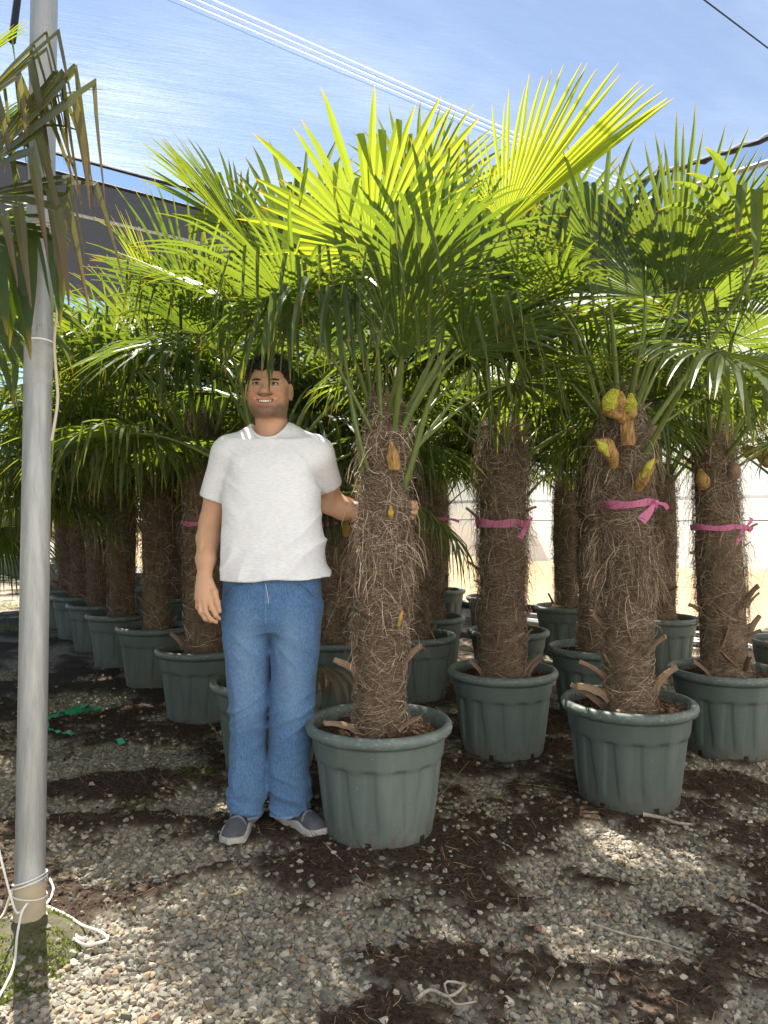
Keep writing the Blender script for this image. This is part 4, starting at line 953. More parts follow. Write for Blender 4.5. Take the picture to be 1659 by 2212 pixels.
# ------------------------------------------------------------------ the man
class Field:
    def __init__(s, xs, ys, zs):
        s.xs, s.ys, s.zs = [np.asarray(a, np.float32) for a in (xs, ys, zs)]
        s.F = np.full((len(xs), len(ys), len(zs)), .08, np.float32); s.rs = 1.0
    def sl(s, lo, hi, m):
        out = []
        for a, l, h in zip((s.xs, s.ys, s.zs), lo, hi):
            i0 = max(0, np.searchsorted(a, l - m) - 1); i1 = min(len(a), np.searchsorted(a, h + m) + 1); out.append(slice(i0, max(i1, i0 + 1)))
        return tuple(out)
    def grid(s, q): return s.xs[q[0]][:, None, None], s.ys[q[1]][None, :, None], s.zs[q[2]][None, None, :]
    def join(s, q, d, k, sub=False):
        f = s.F[q]
        if sub:
            d = -d; h = np.maximum(k - np.abs(f - d), 0)/max(k, 1e-6); s.F[q] = np.maximum(f, d) + h*h*k*.25
        else:
            h = np.maximum(k - np.abs(f - d), 0)/max(k, 1e-6); s.F[q] = np.minimum(f, d) - h*h*k*.25
    def cone(s, a, b, ra, rb, k=.01, sub=False, sq=1.0):
        a, b = np.asarray(a, float), np.asarray(b, float); ra, rb = ra*s.rs, rb*s.rs; rm = max(ra, rb)
        q = s.sl(np.minimum(a, b) - rm, np.maximum(a, b) + rm, k + .012); X, Y, Z = s.grid(q)
        ba = b - a; L2 = max((ba**2).sum(), 1e-9)
        t = np.clip(((X-a[0])*ba[0] + (Y-a[1])*ba[1] + (Z-a[2])*ba[2])/L2, 0, 1)
        d = np.sqrt((X-a[0]-ba[0]*t)**2 + ((Y-a[1]-ba[1]*t)/sq)**2 + (Z-a[2]-ba[2]*t)**2) - (ra + (rb-ra)*t)
        s.join(q, d, k, sub)
    def chain(s, pts, rad, k=.008):
        for i in range(len(pts)-1): s.cone(pts[i], pts[i+1], rad[i], rad[i+1], k)
    def ell(s, c, r, k=.01, sub=False):
        c, r = np.asarray(c, float), np.asarray(r, float)*s.rs; q = s.sl(c - r, c + r, k + .012); X, Y, Z = s.grid(q)
        u = np.sqrt(((X-c[0])/r[0])**2 + ((Y-c[1])/r[1])**2 + ((Z-c[2])/r[2])**2)
        g = np.sqrt(((X-c[0])/r[0]**2)**2 + ((Y-c[1])/r[1]**2)**2 + ((Z-c[2])/r[2]**2)**2) + 1e-6
        s.join(q, (u*(u-1)/g).astype(np.float32), k, sub)
    def loft(s, tab, k=.02, p=2.3, fn=None):
        """tab rows: z, cx, cy, a, b (ascending z)"""
        t = np.array(tab, float); lo = (t[:, 1]-t[:, 3]).min(), (t[:, 2]-t[:, 4]).min(), t[0, 0]; hi = (t[:, 1]+t[:, 3]).max(), (t[:, 2]+t[:, 4]).max(), t[-1, 0]
        q = s.sl(lo, hi, .05); X, Y, Z = s.grid(q); z = s.zs[q[2]]
        zz = np.linspace(t[0, 0], t[-1, 0], 80); w = np.ones(9)/9
        def ip(j):
            v = np.interp(zz, t[:, 0], t[:, j]); v = np.convolve(np.pad(v, 4, mode='edge'), w, 'valid'); return np.interp(z, zz, v)[None, None, :]
        cx, cy, a, b = ip(1), ip(2), ip(3), ip(4)
        u = (np.abs((X-cx)/a)**p + np.abs((Y-cy)/b)**p)**(1/p)
        d = (u - 1)*np.minimum(a, b)
        if fn is not None: d = d + fn(X-cx, Y-cy, Z, np.arctan2(Y-cy, X-cx))
        d = np.maximum(d, np.maximum(t[0, 0] - Z, Z - t[-1, 0])); s.join(q, d.astype(np.float32), k)
    def clip(s, fn):
        X, Y, Z = s.grid((slice(None),)*3); s.F = np.maximum(s.F, fn(X, Y, Z).astype(np.float32))
    def surface(s):
        F = s.F; I = F < 0
        c = np.zeros(tuple(np.array(F.shape)-1), np.int8)
        for i in (0, 1):
            for j in (0, 1):
                for k in (0, 1): c += I[i:F.shape[0]-1+i, j:F.shape[1]-1+j, k:F.shape[2]-1+k]
        act = np.argwhere((c > 0) & (c < 8)); idx = np.full(c.shape, -1, np.int32); idx[tuple(act.T)] = np.arange(len(act))
        acc = np.zeros((len(act), 3)); cnt = np.zeros(len(act)); ax = (s.xs, s.ys, s.zs)
        cr = [(i, j, k) for i in (0, 1) for j in (0, 1) for k in (0, 1)]
        for A in cr:
            for d in range(3):
                if A[d]: continue
                B = list(A); B[d] = 1
                ia = act + A; ib = act + B; fa = F[tuple(ia.T)]; fb = F[tuple(ib.T)]; m = (fa < 0) != (fb < 0)
                t = np.where(m, fa/np.where(m, fa-fb, 1), 0)
                pa = np.stack([ax[q][ia[:, q]] for q in range(3)], 1); pb = np.stack([ax[q][ib[:, q]] for q in range(3)], 1)
                acc += np.where(m[:, None], pa + (pb-pa)*t[:, None], 0); cnt += m
        V = acc/cnt[:, None]; faces = []
        for d in range(3):
            u, v = (d+1) % 3, (d+2) % 3; n = F.shape
            sa = [slice(1, n[q]-1) for q in range(3)]; sa[d] = slice(0, n[d]-1); sb = list(sa); sb[d] = slice(1, n[d])
            a, b = I[tuple(sa)], I[tuple(sb)]
            e = np.argwhere(a != b); off = np.array([1, 1, 1]); off[d] = 0; e = e + off; fl = I[tuple(e.T)]
            def cell(du, dv): w = e.copy(); w[:, u] -= du; w[:, v] -= dv; return idx[tuple(w.T)]
            qd = np.stack([cell(1, 1), cell(0, 1), cell(0, 0), cell(1, 0)], 1)
            qd[~fl] = qd[~fl][:, ::-1]; faces.append(qd)
        Fq = np.concatenate(faces); Fq = Fq[(Fq >= 0).all(1)]
        return V, Fq
def relax(V, F, it=2, lam=.5):
    E = np.concatenate([F[:, [0, 1]], F[:, [1, 2]], F[:, [2, 3]], F[:, [3, 0]]])
    for _ in range(it):
        acc = np.zeros_like(V); cnt = np.zeros(len(V))
        np.add.at(acc, E[:, 0], V[E[:, 1]]); np.add.at(cnt, E[:, 0], 1)
        np.add.at(acc, E[:, 1], V[E[:, 0]]); np.add.at(cnt, E[:, 1], 1)
        V = V + lam*(acc/np.maximum(cnt, 1)[:, None] - V)
    return V
def ax_(*seg):
    out = []
    for a, b, st in seg: out.append(np.arange(a, b, st))
    return np.concatenate(out)

MX, MY = -.437, 2.93
man = empty('person', (MX, MY, 0)); tag(man, 'man in white tee shirt and blue jeans holding a palm trunk, smiling', 'person')
HX, HZ, HS = -.014, 1.588, 1.03               # head: chin level, size
def hd(x, y, z): return (HX + x*HS*1.0, y*HS, HZ + z*HS)
# ---- skin: head, neck, arms, hands as one surface
B = Field(ax_((-.31, -.12, .0035), (-.12, .095, .0023), (.095, .60, .0038)), ax_((-.185, .235, .0030),), ax_((.785, 1.0, .0028), (1.0, 1.56, .0045), (1.56, 1.83, .0023)))
B.rs = HS
B.ell(hd(0, .012, .132), (.0790, .096, .088), .01)
B.ell(hd(0, -.030, .090), (.071, .060, .085), .03)
B.ell(hd(0, -.030, .046), (.057, .056, .047), .03)
B.ell(hd(0, -.066, .020), (.030, .022, .020), .02)
for sx in (-1, 1):
    B.ell(hd(sx*.053, -.008, .056), (.018, .034, .034), .025)
    B.ell(hd(sx*.040, -.064, .082), (.022, .019, .018), .016)
    B.ell(hd(sx*.032, -.083, .064), (.014, .010, .012), .012)
    B.cone(hd(sx*.012, -.082, .130), hd(sx*.050, -.070, .130), .009, .008, .012)
    B.ell(hd(sx*.031, -.104, .1150), (.019, .014, .0105), .010, True)
    B.ell(hd(sx*.017, -.0965, .0815), (.0095, .010, .0085), .006)
    B.ell(hd(sx*.0835, .006, .100), (.0095, .020, .032), .008)
    B.ell(hd(sx*.091, -.004, .103), (.0050, .010, .018), .004, True)
B.cone(hd(0, -.084, .128), hd(0, -.105, .092), .0085, .0115, .012)
B.ell(hd(0, -.110, .087), (.0150, .0125, .0110), .008)
# smiling mouth: upper lip, lower lip, opening between
for i in range(6):
    x0, x1 = -.036 + .012*i, -.024 + .012*i
    cv = lambda x: .0085*(x/.036)**2; dp = lambda x: .020*(x/.036)**2
    B.cone(hd(x0, -.0905 + dp(x0), .0600 + cv(x0)), hd(x1, -.0905 + dp(x1), .0600 + cv(x1)), .0055, .0055, .005)
    B.cone(hd(x0*.85, -.0885 + dp(x0), .0400 + 1.5*cv(x0)), hd(x1*.85, -.0885 + dp(x1), .0400 + 1.5*cv(x1)), .0062, .0062, .005)
for i in range(6):
    x0, x1 = -.028 + .0093*i, -.0187 + .0093*i
    B.cone(hd(x0, -.0965 + .8*dp(x0), .0500 + 1.2*cv(x0)), hd(x1, -.0965 + .8*dp(x1), .0500 + 1.2*cv(x1)), .0058 - abs(x0)*.08, .0058 - abs(x1)*.08, .003, True)
B.rs = 1.0
B.cone(hd(0, .022, .055), (0, .035, 1.50), .060, .066, .03)
B.cone((-.05, .03, 1.50), (-.155, .02, 1.455), .045, .045, .03); B.cone((.05, .03, 1.50), (.16, .02, 1.455), .045, .045, .03)
B.loft([(1.02, 0, 0, .14, .09), (1.2, 0, 0, .145, .095), (1.4, 0, .01, .15, .09), (1.47, 0, .015, .12, .07)], .03)
# left-of-picture arm hanging
B.chain([(-.18, .015, 1.45), (-.222, .04, 1.30), (-.252, .05, 1.18), (-.254, .02, 1.12), (-.247, -.05, 1.04), (-.241, -.092, .985)], [.052, .050, .043, .044, .036, .0275], .02)
wr = np.array((-.241, -.092, .985))
kn = [np.array(q) for q in ((-.213, -.128, .902), (-.231, -.138, .896), (-.247, -.135, .895), (-.260, -.122, .900))]
for i, q in enumerate(kn): B.cone(wr + np.array([.010 - .008*i, -.004, -.012]), q, .0155, .0125, .014)
B.ell((-.236, -.112, .935), (.031, .018, .042), .015)
fg = [[kn[0], (-.203, -.140, .862), (-.190, -.134, .836), (-.179, -.120, .822)], [kn[1], (-.224, -.150, .852), (-.206, -.143, .822), (-.189, -.128, .810)],
      [kn[2], (-.243, -.147, .852), (-.227, -.140, .824), (-.208, -.124, .812)], [kn[3], (-.259, -.128, .866), (-.247, -.120, .842), (-.231, -.107, .832)]]
for i, c in enumerate(fg): B.chain(c, [.0112, .0096, .0086, .0074] if i < 3 else [.0098, .0082, .0074, .0064], .0045)
B.chain([(-.222, -.100, .958), (-.197, -.124, .920), (-.184, -.136, .884), (-.176, -.134, .852)], [.0165, .0135, .0108, .0088], .008)
# right-of-picture arm reaching behind the trunk
B.chain([(.18, .015, 1.45), (.20, .10, 1.345), (.218, .165, 1.262), (.27, .165, 1.238), (.35, .145, 1.222), (.445, .115, 1.222)], [.053, .051, .047, .046, .038, .029], .022)
B.ell((.485, .108, 1.228), (.046, .016, .036), .018)
for i in range(4):
    z = 1.258 - .0195*i; l = (.0, .006, .002, -.012)[i]
    B.chain([(.505, .108, z - .004), (.540 + l, .084, z), (.560 + l, .028, z), (.540 + l, -.045, z + .001)], [.0115, .0102, .0095, .0085], .0035)
B.chain([(.455, .108, 1.245), (.470, .085, 1.275), (.490, .070, 1.292)], [.014, .012, .009], .008)
V, F = B.surface(); V = relax(V, F, 2, .4); del B
me = mesh_np('body', V, [F], True)
# albedo of skin, stubble, lips, brows
x, y, z = ((V - np.array([HX, 0, HZ]))/HS).T
col = np.tile(np.array([.60, .345, .21]), (len(V), 1))
def blend(c, m): 
    global col
    m = np.clip(m, 0, 1)[:, None]; col = col*(1-m) + np.array(c)*m
front = sstep(.02, -.03, y)*(z > -.04)
rosy = np.exp(-(((np.abs(x)-.042)/.022)**2 + ((z-.080)/.018)**2))*front; blend((.56, .22, .14), .55*rosy)
blend((.58, .27, .18), .30*np.exp(-((x/.02)**2 + ((z-.088)/.016)**2))*front)
jaw = sstep(.062, .030, z + .25*np.maximum(0, .03-np.abs(x)) - .22*np.maximum(np.abs(x)-.035, 0))*sstep(-.012, .004, z)*sstep(.05, .0, y)
nz = fbm(x*500, y*500, z*500, 3, 2)
blend((.13, .085, .06), jaw*(.60 + .50*nz))
must = np.exp(-(((z - .071 - .008*(x/.03)**2)/.0050)**2))*sstep(.036, .024, np.abs(x))*front; blend((.10, .06, .04), must*(.80 + .3*nz))
blend((.09, .055, .04), .6*np.exp(-((x/.016)**2 + ((z-.030)/.006)**2))*front)
side = sstep(.055, .070, np.abs(x))*sstep(.040, .06, z)*sstep(.125, .10, z)*sstep(.03, -.01, y)*(y > -.055); blend((.09, .055, .04), .40*side)
lipc = (z - 1.2*.0085*(x/.036)**2)
lip = (np.exp(-((lipc-.0590)/.0034)**2) + np.exp(-((lipc-.0405)/.0050)**2))*sstep(.042, .036, np.abs(x))*(y < -.055); blend((.50, .19, .14), .75*lip)
inner = np.exp(-((lipc-.050)/.0055)**2)*sstep(.034, .029, np.abs(x))*(y < -.05); blend((.12, .03, .03), .9*inner)
brow = np.exp(-(((z - .1300 - .05*np.minimum(0, .035-np.abs(x)) + .25*np.maximum(0, .018-np.abs(x)))/.0036)**2))*sstep(.010, .016, np.abs(x))*sstep(.056, .047, np.abs(x))*front; blend((.035, .022, .018), .9*brow)
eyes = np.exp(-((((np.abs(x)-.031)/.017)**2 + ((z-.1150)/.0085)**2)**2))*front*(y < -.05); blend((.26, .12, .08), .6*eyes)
attr_c(me, 'c', col); g = NT('skin'); cc = g.attr('c', 0)
cc = g.mix(g.ramp(g.noise(35, g.coord(), 3), (.3, .0), (.7, .22)), cc, (.56, .28, .16))
p = g.n('BsdfPrincipled', Base_Color=cc, Roughness=.48, Normal=g.bump(g.noise(220, g.coord(), 3), .08, .004))
p.inputs['Subsurface Weight'].default_value = .12; p.inputs['Subsurface Radius'].default_value = (.012, .005, .003); p.inputs['Specular IOR Level'].default_value = .4
me.materials.append(g.done(p)); body = obj('body', me, man)
# eyes and teeth
g = NT('eye'); c = g.attr('c', 0); M['eye'] = g.done(g.n('BsdfPrincipled', Base_Color=c, Roughness=.12))
for sx in (-1, 1):
    th, ph = np.meshgrid(np.linspace(0, np.pi, 18), np.arange(24)*TAU/24, indexing='ij')
    d = np.stack([np.sin(th)*np.cos(ph), -np.cos(th), np.sin(th)*np.sin(ph)], 2).reshape(-1, 3)
    q = np.degrees(np.repeat(np.linspace(0, np.pi, 18), 24))
    col = np.where(q[:, None] < 12, np.array([[.01, .01, .01]]), np.where(q[:, None] < 27, np.array([[.10, .085, .05]]), np.array([[.62, .57, .54]])))
    eV = d*.0145*HS + np.array(hd(sx*.0310, -.0745, .1150)); 
    em = mesh_np('eye', eV, [grid_faces(18, 24, wrap_v=True)], True, M['eye']); attr_c(em, 'c', col); obj('eye', em, body)
    # upper lid with dark lash line
    lp = np.array([hd(sx*(.0310 + .0175*math.cos(a)), -.0895 + .0095*abs(math.cos(a))**2 + .001, .1165 + .0048*math.sin(a)) for a in np.linspace(np.pi, 0, 11)])
    obj('upper_eyelid', mesh_np('lid', *tube(lp, .0020, 6), True, simple('lash', (.05, .028, .02), .7)), body)
    lp = np.array([hd(sx*(.0310 + .0170*math.cos(a)), -.0895 + .0095*abs(math.cos(a))**2, .1140 - .0035*math.sin(a)) for a in np.linspace(np.pi, 0, 11)])
    obj('lower_eyelid', mesh_np('lid', *tube(lp, .0017, 6), True, simple('lid', (.42, .20, .12), .5)), body)
    bp = np.array([hd(sx*q, -.0885 + 3.2*max(0, q-.022)**2*4 + .0, .1290 + .0045*math.sin((q-.012)/.042*2.4)) for q in np.linspace(.012, .053, 10)])
    obj('eyebrow', mesh_np('brow', *tube(bp, [.0024, .0040, .0046, .0046, .0044, .0040, .0036, .0030, .0022, .001], 6, flat=.8), True, simple('brow', (.03, .02, .016), .8, bump=(400, .8))), body)
mb = MB()
for i in range(8):
    xx = (i - 3.5)*.0074; w = .0072 if i in (3, 4) else .0066
    mb.add(*box(hd(xx, -.0905 + 15*xx*xx*.9, .0525 + 6*xx*xx), (w, .005, .0088 - 5*xx*xx)))
obj('teeth', mb.mesh('teeth', simple('teeth', (.78, .72, .62), .25)), body)
# ---- hair: cap with curls
H = Field(ax_((-.13, .11, .0032),), ax_((-.135, .15, .0032),), ax_((1.64, 1.87, .0032),))
H.rs = HS; H.ell(hd(0, .014, .138), (.0875, .104, .097), .01)
X, Y, Z = H.grid((slice(None),)*3); x, y, z = np.broadcast_arrays((X-HX)/HS, Y/HS, (Z-HZ)/HS)
curl = .026*(fbm(x*75, y*75, z*75, 2, 2)-.5)*sstep(.14, .185, z) + .005*(fbm(x*180, y*180, z*180, 8, 2)-.5)
line = .172 + .006*np.sin(x*120) + .008*(fbm(x*60, y*60, 0, 4, 2)-.5) - 1.9*np.maximum(0, np.abs(x)-.050) - sstep(-.045, -.015, y)*.075 - sstep(.0, .06, y)*.05
H.F = np.maximum(H.F + curl - .012*sstep(.16, .20, z) + .006*(1-sstep(.12, .16, z)), (line - z)*.7).astype(np.float32)
V, F = H.surface(); V = relax(V, F, 1, .3)
hm = simple('dark_hair', (.010, .008, .007), .5, bump=(260, .9)); hair = obj('hair', mesh_np('hair', V, [F], True, hm), man)
rh = np.random.RandomState(6); up = V[V[:, 2] > HZ + .150]; pk = up[rh.randint(0, len(up), 2600)]; cc_ = np.array(hd(0, .014, .11))
Vs, Fs = strands(pk - unit(pk - cc_)*.004, unit(pk - cc_) + rh.normal(0, .55, pk.shape), rh.uniform(.010, .026, len(pk)), 5, 1.6, .0011, rh, grav=.3)
obj('curls', mesh_np('curls', Vs, [Fs], False, simple('hair_strand', (.018, .013, .010), .35)), hair)
# ---- tee shirt
T = Field(ax_((-.32, .33, .0042),), ax_((-.19, .23, .0042),), ax_((.945, 1.62, .0042),))
def shirt_fold(x, y, z, a):
    rd = lambda s, u, v, w: 1 - np.abs(2*fbm(u, v, w, s, 2) - 1)
    f = -.013*(rd(4, x*3.5 + z*1.2, y*3.5, z*9 - x*7)**3)*sstep(1.36, 1.02, z) - .010*(rd(14, x*4, y*4, z*12 + x*9)**3)*np.exp(-((np.abs(x)-.15)/.06)**2)*sstep(1.05, 1.3, z)
    f = f + .004*(fbm(x*11, y*11, z*8, 7, 3)-.5)*2 + .007*np.sin(22*(z - .9*np.abs(x)))*sstep(.08, .16, np.abs(x))*np.exp(-((z-1.34)/.07)**2)
    return f + .018*(fbm(x*4, y*4, z*3, 17, 2)-.5)
T.loft([(.958, .003, .0, .216, .140), (1.0, .004, .0, .207, .138), (1.10, .006, .0, .192, .134), (1.22, .005, .0, .183, .131), (1.34, .002, .005, .187, .130), (1.42, 0, .01, .180, .118), (1.50, 0, .02, .145, .085)], .03, fn=shirt_fold)
for sx in (-1, 1): T.cone((sx*.055, .022, 1.518), (sx*.168, .014, 1.447), .058, .063, .04)
T.cone((-.172, .014, 1.452), (-.236, .042, 1.262), .066, .064, .035); T.cone((.172, .014, 1.452), (.214, .118, 1.325), .066, .056, .035)
nL = unit(np.array([-.06, .03, -.19])); nR = unit(np.array([.036, .105, -.13]))
eL = np.array([-.236, .042, 1.276]); eR = np.array([.212, .115, 1.335])
T.clip(lambda X, Y, Z: np.where((X < -.165) & (Z < 1.36), (X-eL[0])*nL[0]*.25 + (Y-eL[1])*nL[1]*.0 + (Z-eL[2])*nL[2], -1.0) if False else np.full(np.broadcast(X, Y, Z).shape, -1.0))
# cut the sleeve ends square, leave the torso alone
X, Y, Z = T.grid((slice(None),)*3)
cutL = (X-eL[0])*nL[0] + (Y-eL[1])*nL[1] + (Z-eL[2])*nL[2]; cutR = (X-eR[0])*nR[0] + (Y-eR[1])*nR[1] + (Z-eR[2])*nR[2]
inL = ((X < -.186 + 0*Z) & (Z < 1.33)) | ((X < -.176) & (Z < 1.27) & (Y > .02) & (Z > 1.15)); inR = (X > .10) & (Y > .055) & (Z < 1.42) & (Z > 1.2)
T.F = np.where(inL, np.maximum(T.F, cutL), T.F); T.F = np.where(inR & (np.hypot((X-.02)/.19, (Y-.0)/.135) > 1.02), np.maximum(T.F, cutR), T.F)
T.F = T.F.astype(np.float32)
T.cone((-.205, .03, 1.36), (-.262, .053, 1.22), .055, .056, .002, True); T.cone((.205, .095, 1.352), (.222, .15, 1.28), .049, .050, .002, True)
T.ell((-.010, .034, 1.490), (.104, .082, .064), .04)
T.cone((-.012, .012, 1.49), (-.012, .012, 1.70), .0735, .0735, .003, True)
nk_a = np.linspace(0, TAU, 49)[:-1]; nk = []
for a_ in nk_a:
    xx, yy = -.012 + .0765*math.cos(a_), .012 + .0765*math.sin(a_)
    cl = T.F[np.argmin(abs(T.xs-xx)), np.argmin(abs(T.ys-yy))]; zi = np.where(cl < 0)[0]; nk.append((xx, yy, T.zs[zi[-1]] if len(zi) else 1.54))
nk = np.array(nk); zz_ = np.convolve(np.pad(nk[:, 2], 3, mode='wrap'), np.ones(7)/7, 'valid'); nk[:, 2] = zz_ + .001
T.clip(lambda X, Y, Z: .962 + .004*np.sin(X*30 + 1) + .006*np.sin(X*9) - Z + 0*Y)
T.cone((0, 0, .965), (0, 0, .99), .195, .190, .003, True, sq=.62)
V, F = T.surface(); V = relax(V, F, 2, .5); del T
g = NT('heather_jersey'); hn = g.noise(120, g.coord((.5, .5, 2.2)), 4, .7); h2 = g.noise(18, g.coord((.6, .6, 1.6)), 3)
c = g.mix(g.ramp(hn, (.36, 0.0), (.66, 1.0)), (.70, .705, .73), (.86, .86, .875)); c = g.mix(g.ramp(h2, (.35, .0), (.75, .35)), c, (.77, .775, .79))
p = g.n('BsdfPrincipled', Base_Color=c, Roughness=.9, Normal=g.bump(hn, .12, .003)); p.inputs['Specular IOR Level'].default_value = .15; p.inputs['Sheen Weight'].default_value = .15
M['jersey'] = g.done(p)
shirt = obj('t_shirt', mesh_np('t_shirt', V, [F], True, M['jersey']), man)
Vn, Fn = tube(np.vstack([nk, nk[:1]]), .0045, 6, cap=False, flat=1.3); obj('collar', mesh_np('collar', Vn, Fn, True, M['jersey']), shirt)
# ---- jeans
J = Field(ax_((-.235, .235, .0042),), ax_((-.19, .19, .0042),), ax_((.035, .985, .0042),))
def jean_fold(sd):
    def fn(x, y, z, a):
        low = sstep(.36, .08, z); kn_ = np.exp(-((z-.44)/.09)**2); th = np.exp(-((z-.70)/.07)**2)
        w = fbm(x*5 + sd, y*5, z*6, sd, 2)
        rd = lambda s, u, v, q: 1 - np.abs(2*fbm(u, v, q, s, 2) - 1)
        f = -low*.020*rd(sd, x*5 + z*3, y*5, z*19 + x*5)**2.5 - kn_*.013*rd(sd + 1, x*5 - z*2, y*5, z*15 - x*8)**3 - th*.008*rd(sd + 2, x*6, y*6, z*13 + x*13)**3 - .006*rd(sd + 5, x*9, y*9, z*3)**4
        f = f + low*.008
        return f + .012*(w - .5) + .005*(fbm(x*14, y*14, z*12, sd + 3, 2)-.5) + .004*(np.abs(z-.068) < .004)
    return fn
J.loft([(.052, -.101, -.02, .060, .070), (.10, -.092, -.015, .068, .076), (.17, -.087, -.01, .075, .082), (.28, -.090, 0, .070, .080), (.40, -.088, .0, .065, .078), (.47, -.089, -.002, .071, .082), (.60, -.092, 0, .084, .094), (.74, -.094, .005, .094, .108), (.86, -.097, .01, .096, .125)], .02, fn=jean_fold(3))
J.loft([(.060, .076, -.005, .069, .074), (.10, .073, .0, .071, .078), (.17, .069, .0, .076, .084), (.28, .069, .005, .077, .084), (.40, .074, .005, .078, .084), (.47, .078, .005, .080, .086), (.60, .087, .005, .086, .096), (.74, .096, .008, .092, .108), (.86, .099, .01, .095, .125)], .012, fn=jean_fold(9))
J.loft([(.765, .002, .01, .150, .105), (.80, .002, .01, .180, .128), (.86, .001, .01, .193, .136), (.93, .0, .008, .190, .132), (.985, .0, .005, .186, .128)], .03, fn=lambda x, y, z, a: .004*(fbm(x*9, y*9, z*9, 5, 2)-.5)*2 - .003*((np.abs(x-.006) < .017) & (y < 0) & (z > .80)))
J.clip(lambda X, Y, Z: np.where(X < .0, .052 - Z, .058 + .10*np.maximum(0, X-.07) - Z) + 0*Y)
V, F = J.surface(); V = relax(V, F, 2, .5); del J
me = mesh_np('jeans', V, [F], True)
x, y, z = V.T; fade = np.zeros(len(V))
for cx in (-.09, .085): fade = np.maximum(fade, np.exp(-(((x-cx)/.05)**2))*sstep(.30, .55, z)*sstep(.93, .75, z)*(y < .02))
fade = fade*.75 + .35*sstep(.5, .15, z)*fbm(x*18, y*18, z*22, 2, 3)
hem = ((np.abs(z - .0640 - .10*np.maximum(0, x-.07)) < .004) | (np.abs(z-.058 - .10*np.maximum(0, x-.07)) < .0025)).astype(float)*.9*(z < .10)
seam = np.exp(-((x - .006 + .012)/.0022)**2)*(z > .80)*(y < 0)*.7
attr_f(me, 'fade', np.clip(fade + hem + seam, 0, 1))
g = NT('denim'); tw = g.noise(260, g.coord((1, 1, .35), (0, .5, 0)), 3, .7); bl = g.noise(10, g.coord((1, 1, .5)), 4)
c = g.mix(g.ramp(tw, (.34, 0.0), (.68, 1.0)), (.045, .10, .21), (.13, .25, .45))
c = g.mix(g.ramp(bl, (.35, 0.0), (.75, .35)), c, (.05, .11, .23)); c = g.mix(g.n('Math', {'operation': 'MULTIPLY'}, _0=g.attr('fade'), _1=.36).outputs[0], c, (.32, .46, .62))
p = g.n('BsdfPrincipled', Base_Color=c, Roughness=.88, Normal=g.bump(tw, .25, .003)); p.inputs['Specular IOR Level'].default_value = .2; p.inputs['Sheen Weight'].default_value = .1
me.materials.append(g.done(p)); jeans = obj('jeans', me, man)
brass = simple('brass_button', (.45, .32, .14), .35, metallic=.8)
fly = np.array([(-.006 + .013*math.sin(t*1.57), -.131 + .004*t, .955 - .10*t) for t in np.linspace(0, 1, 9)])
obj('fly_stitching', mesh_np('fly', *tube(fly, .0016, 5), True, simple('stitch', (.45, .50, .52), .8)), jeans)
for sx in (-1, 1):
    sp = np.array([(sx*(.186 + .004*math.sin(q*3)) if q > .8 else sx*.186, -.02, q) for q in np.linspace(.95, .78, 6)])
    pk = np.array([(sx*(.095 + .075*t), -.132 + .055*t**2.2, .955 - .055*t**2) for t in np.linspace(0, 1, 10)])
    obj('pocket_edge', mesh_np('pocket', *tube(pk, .0022, 5), True, simple('denim_edge', (.05, .10, .2), .8)), jeans)
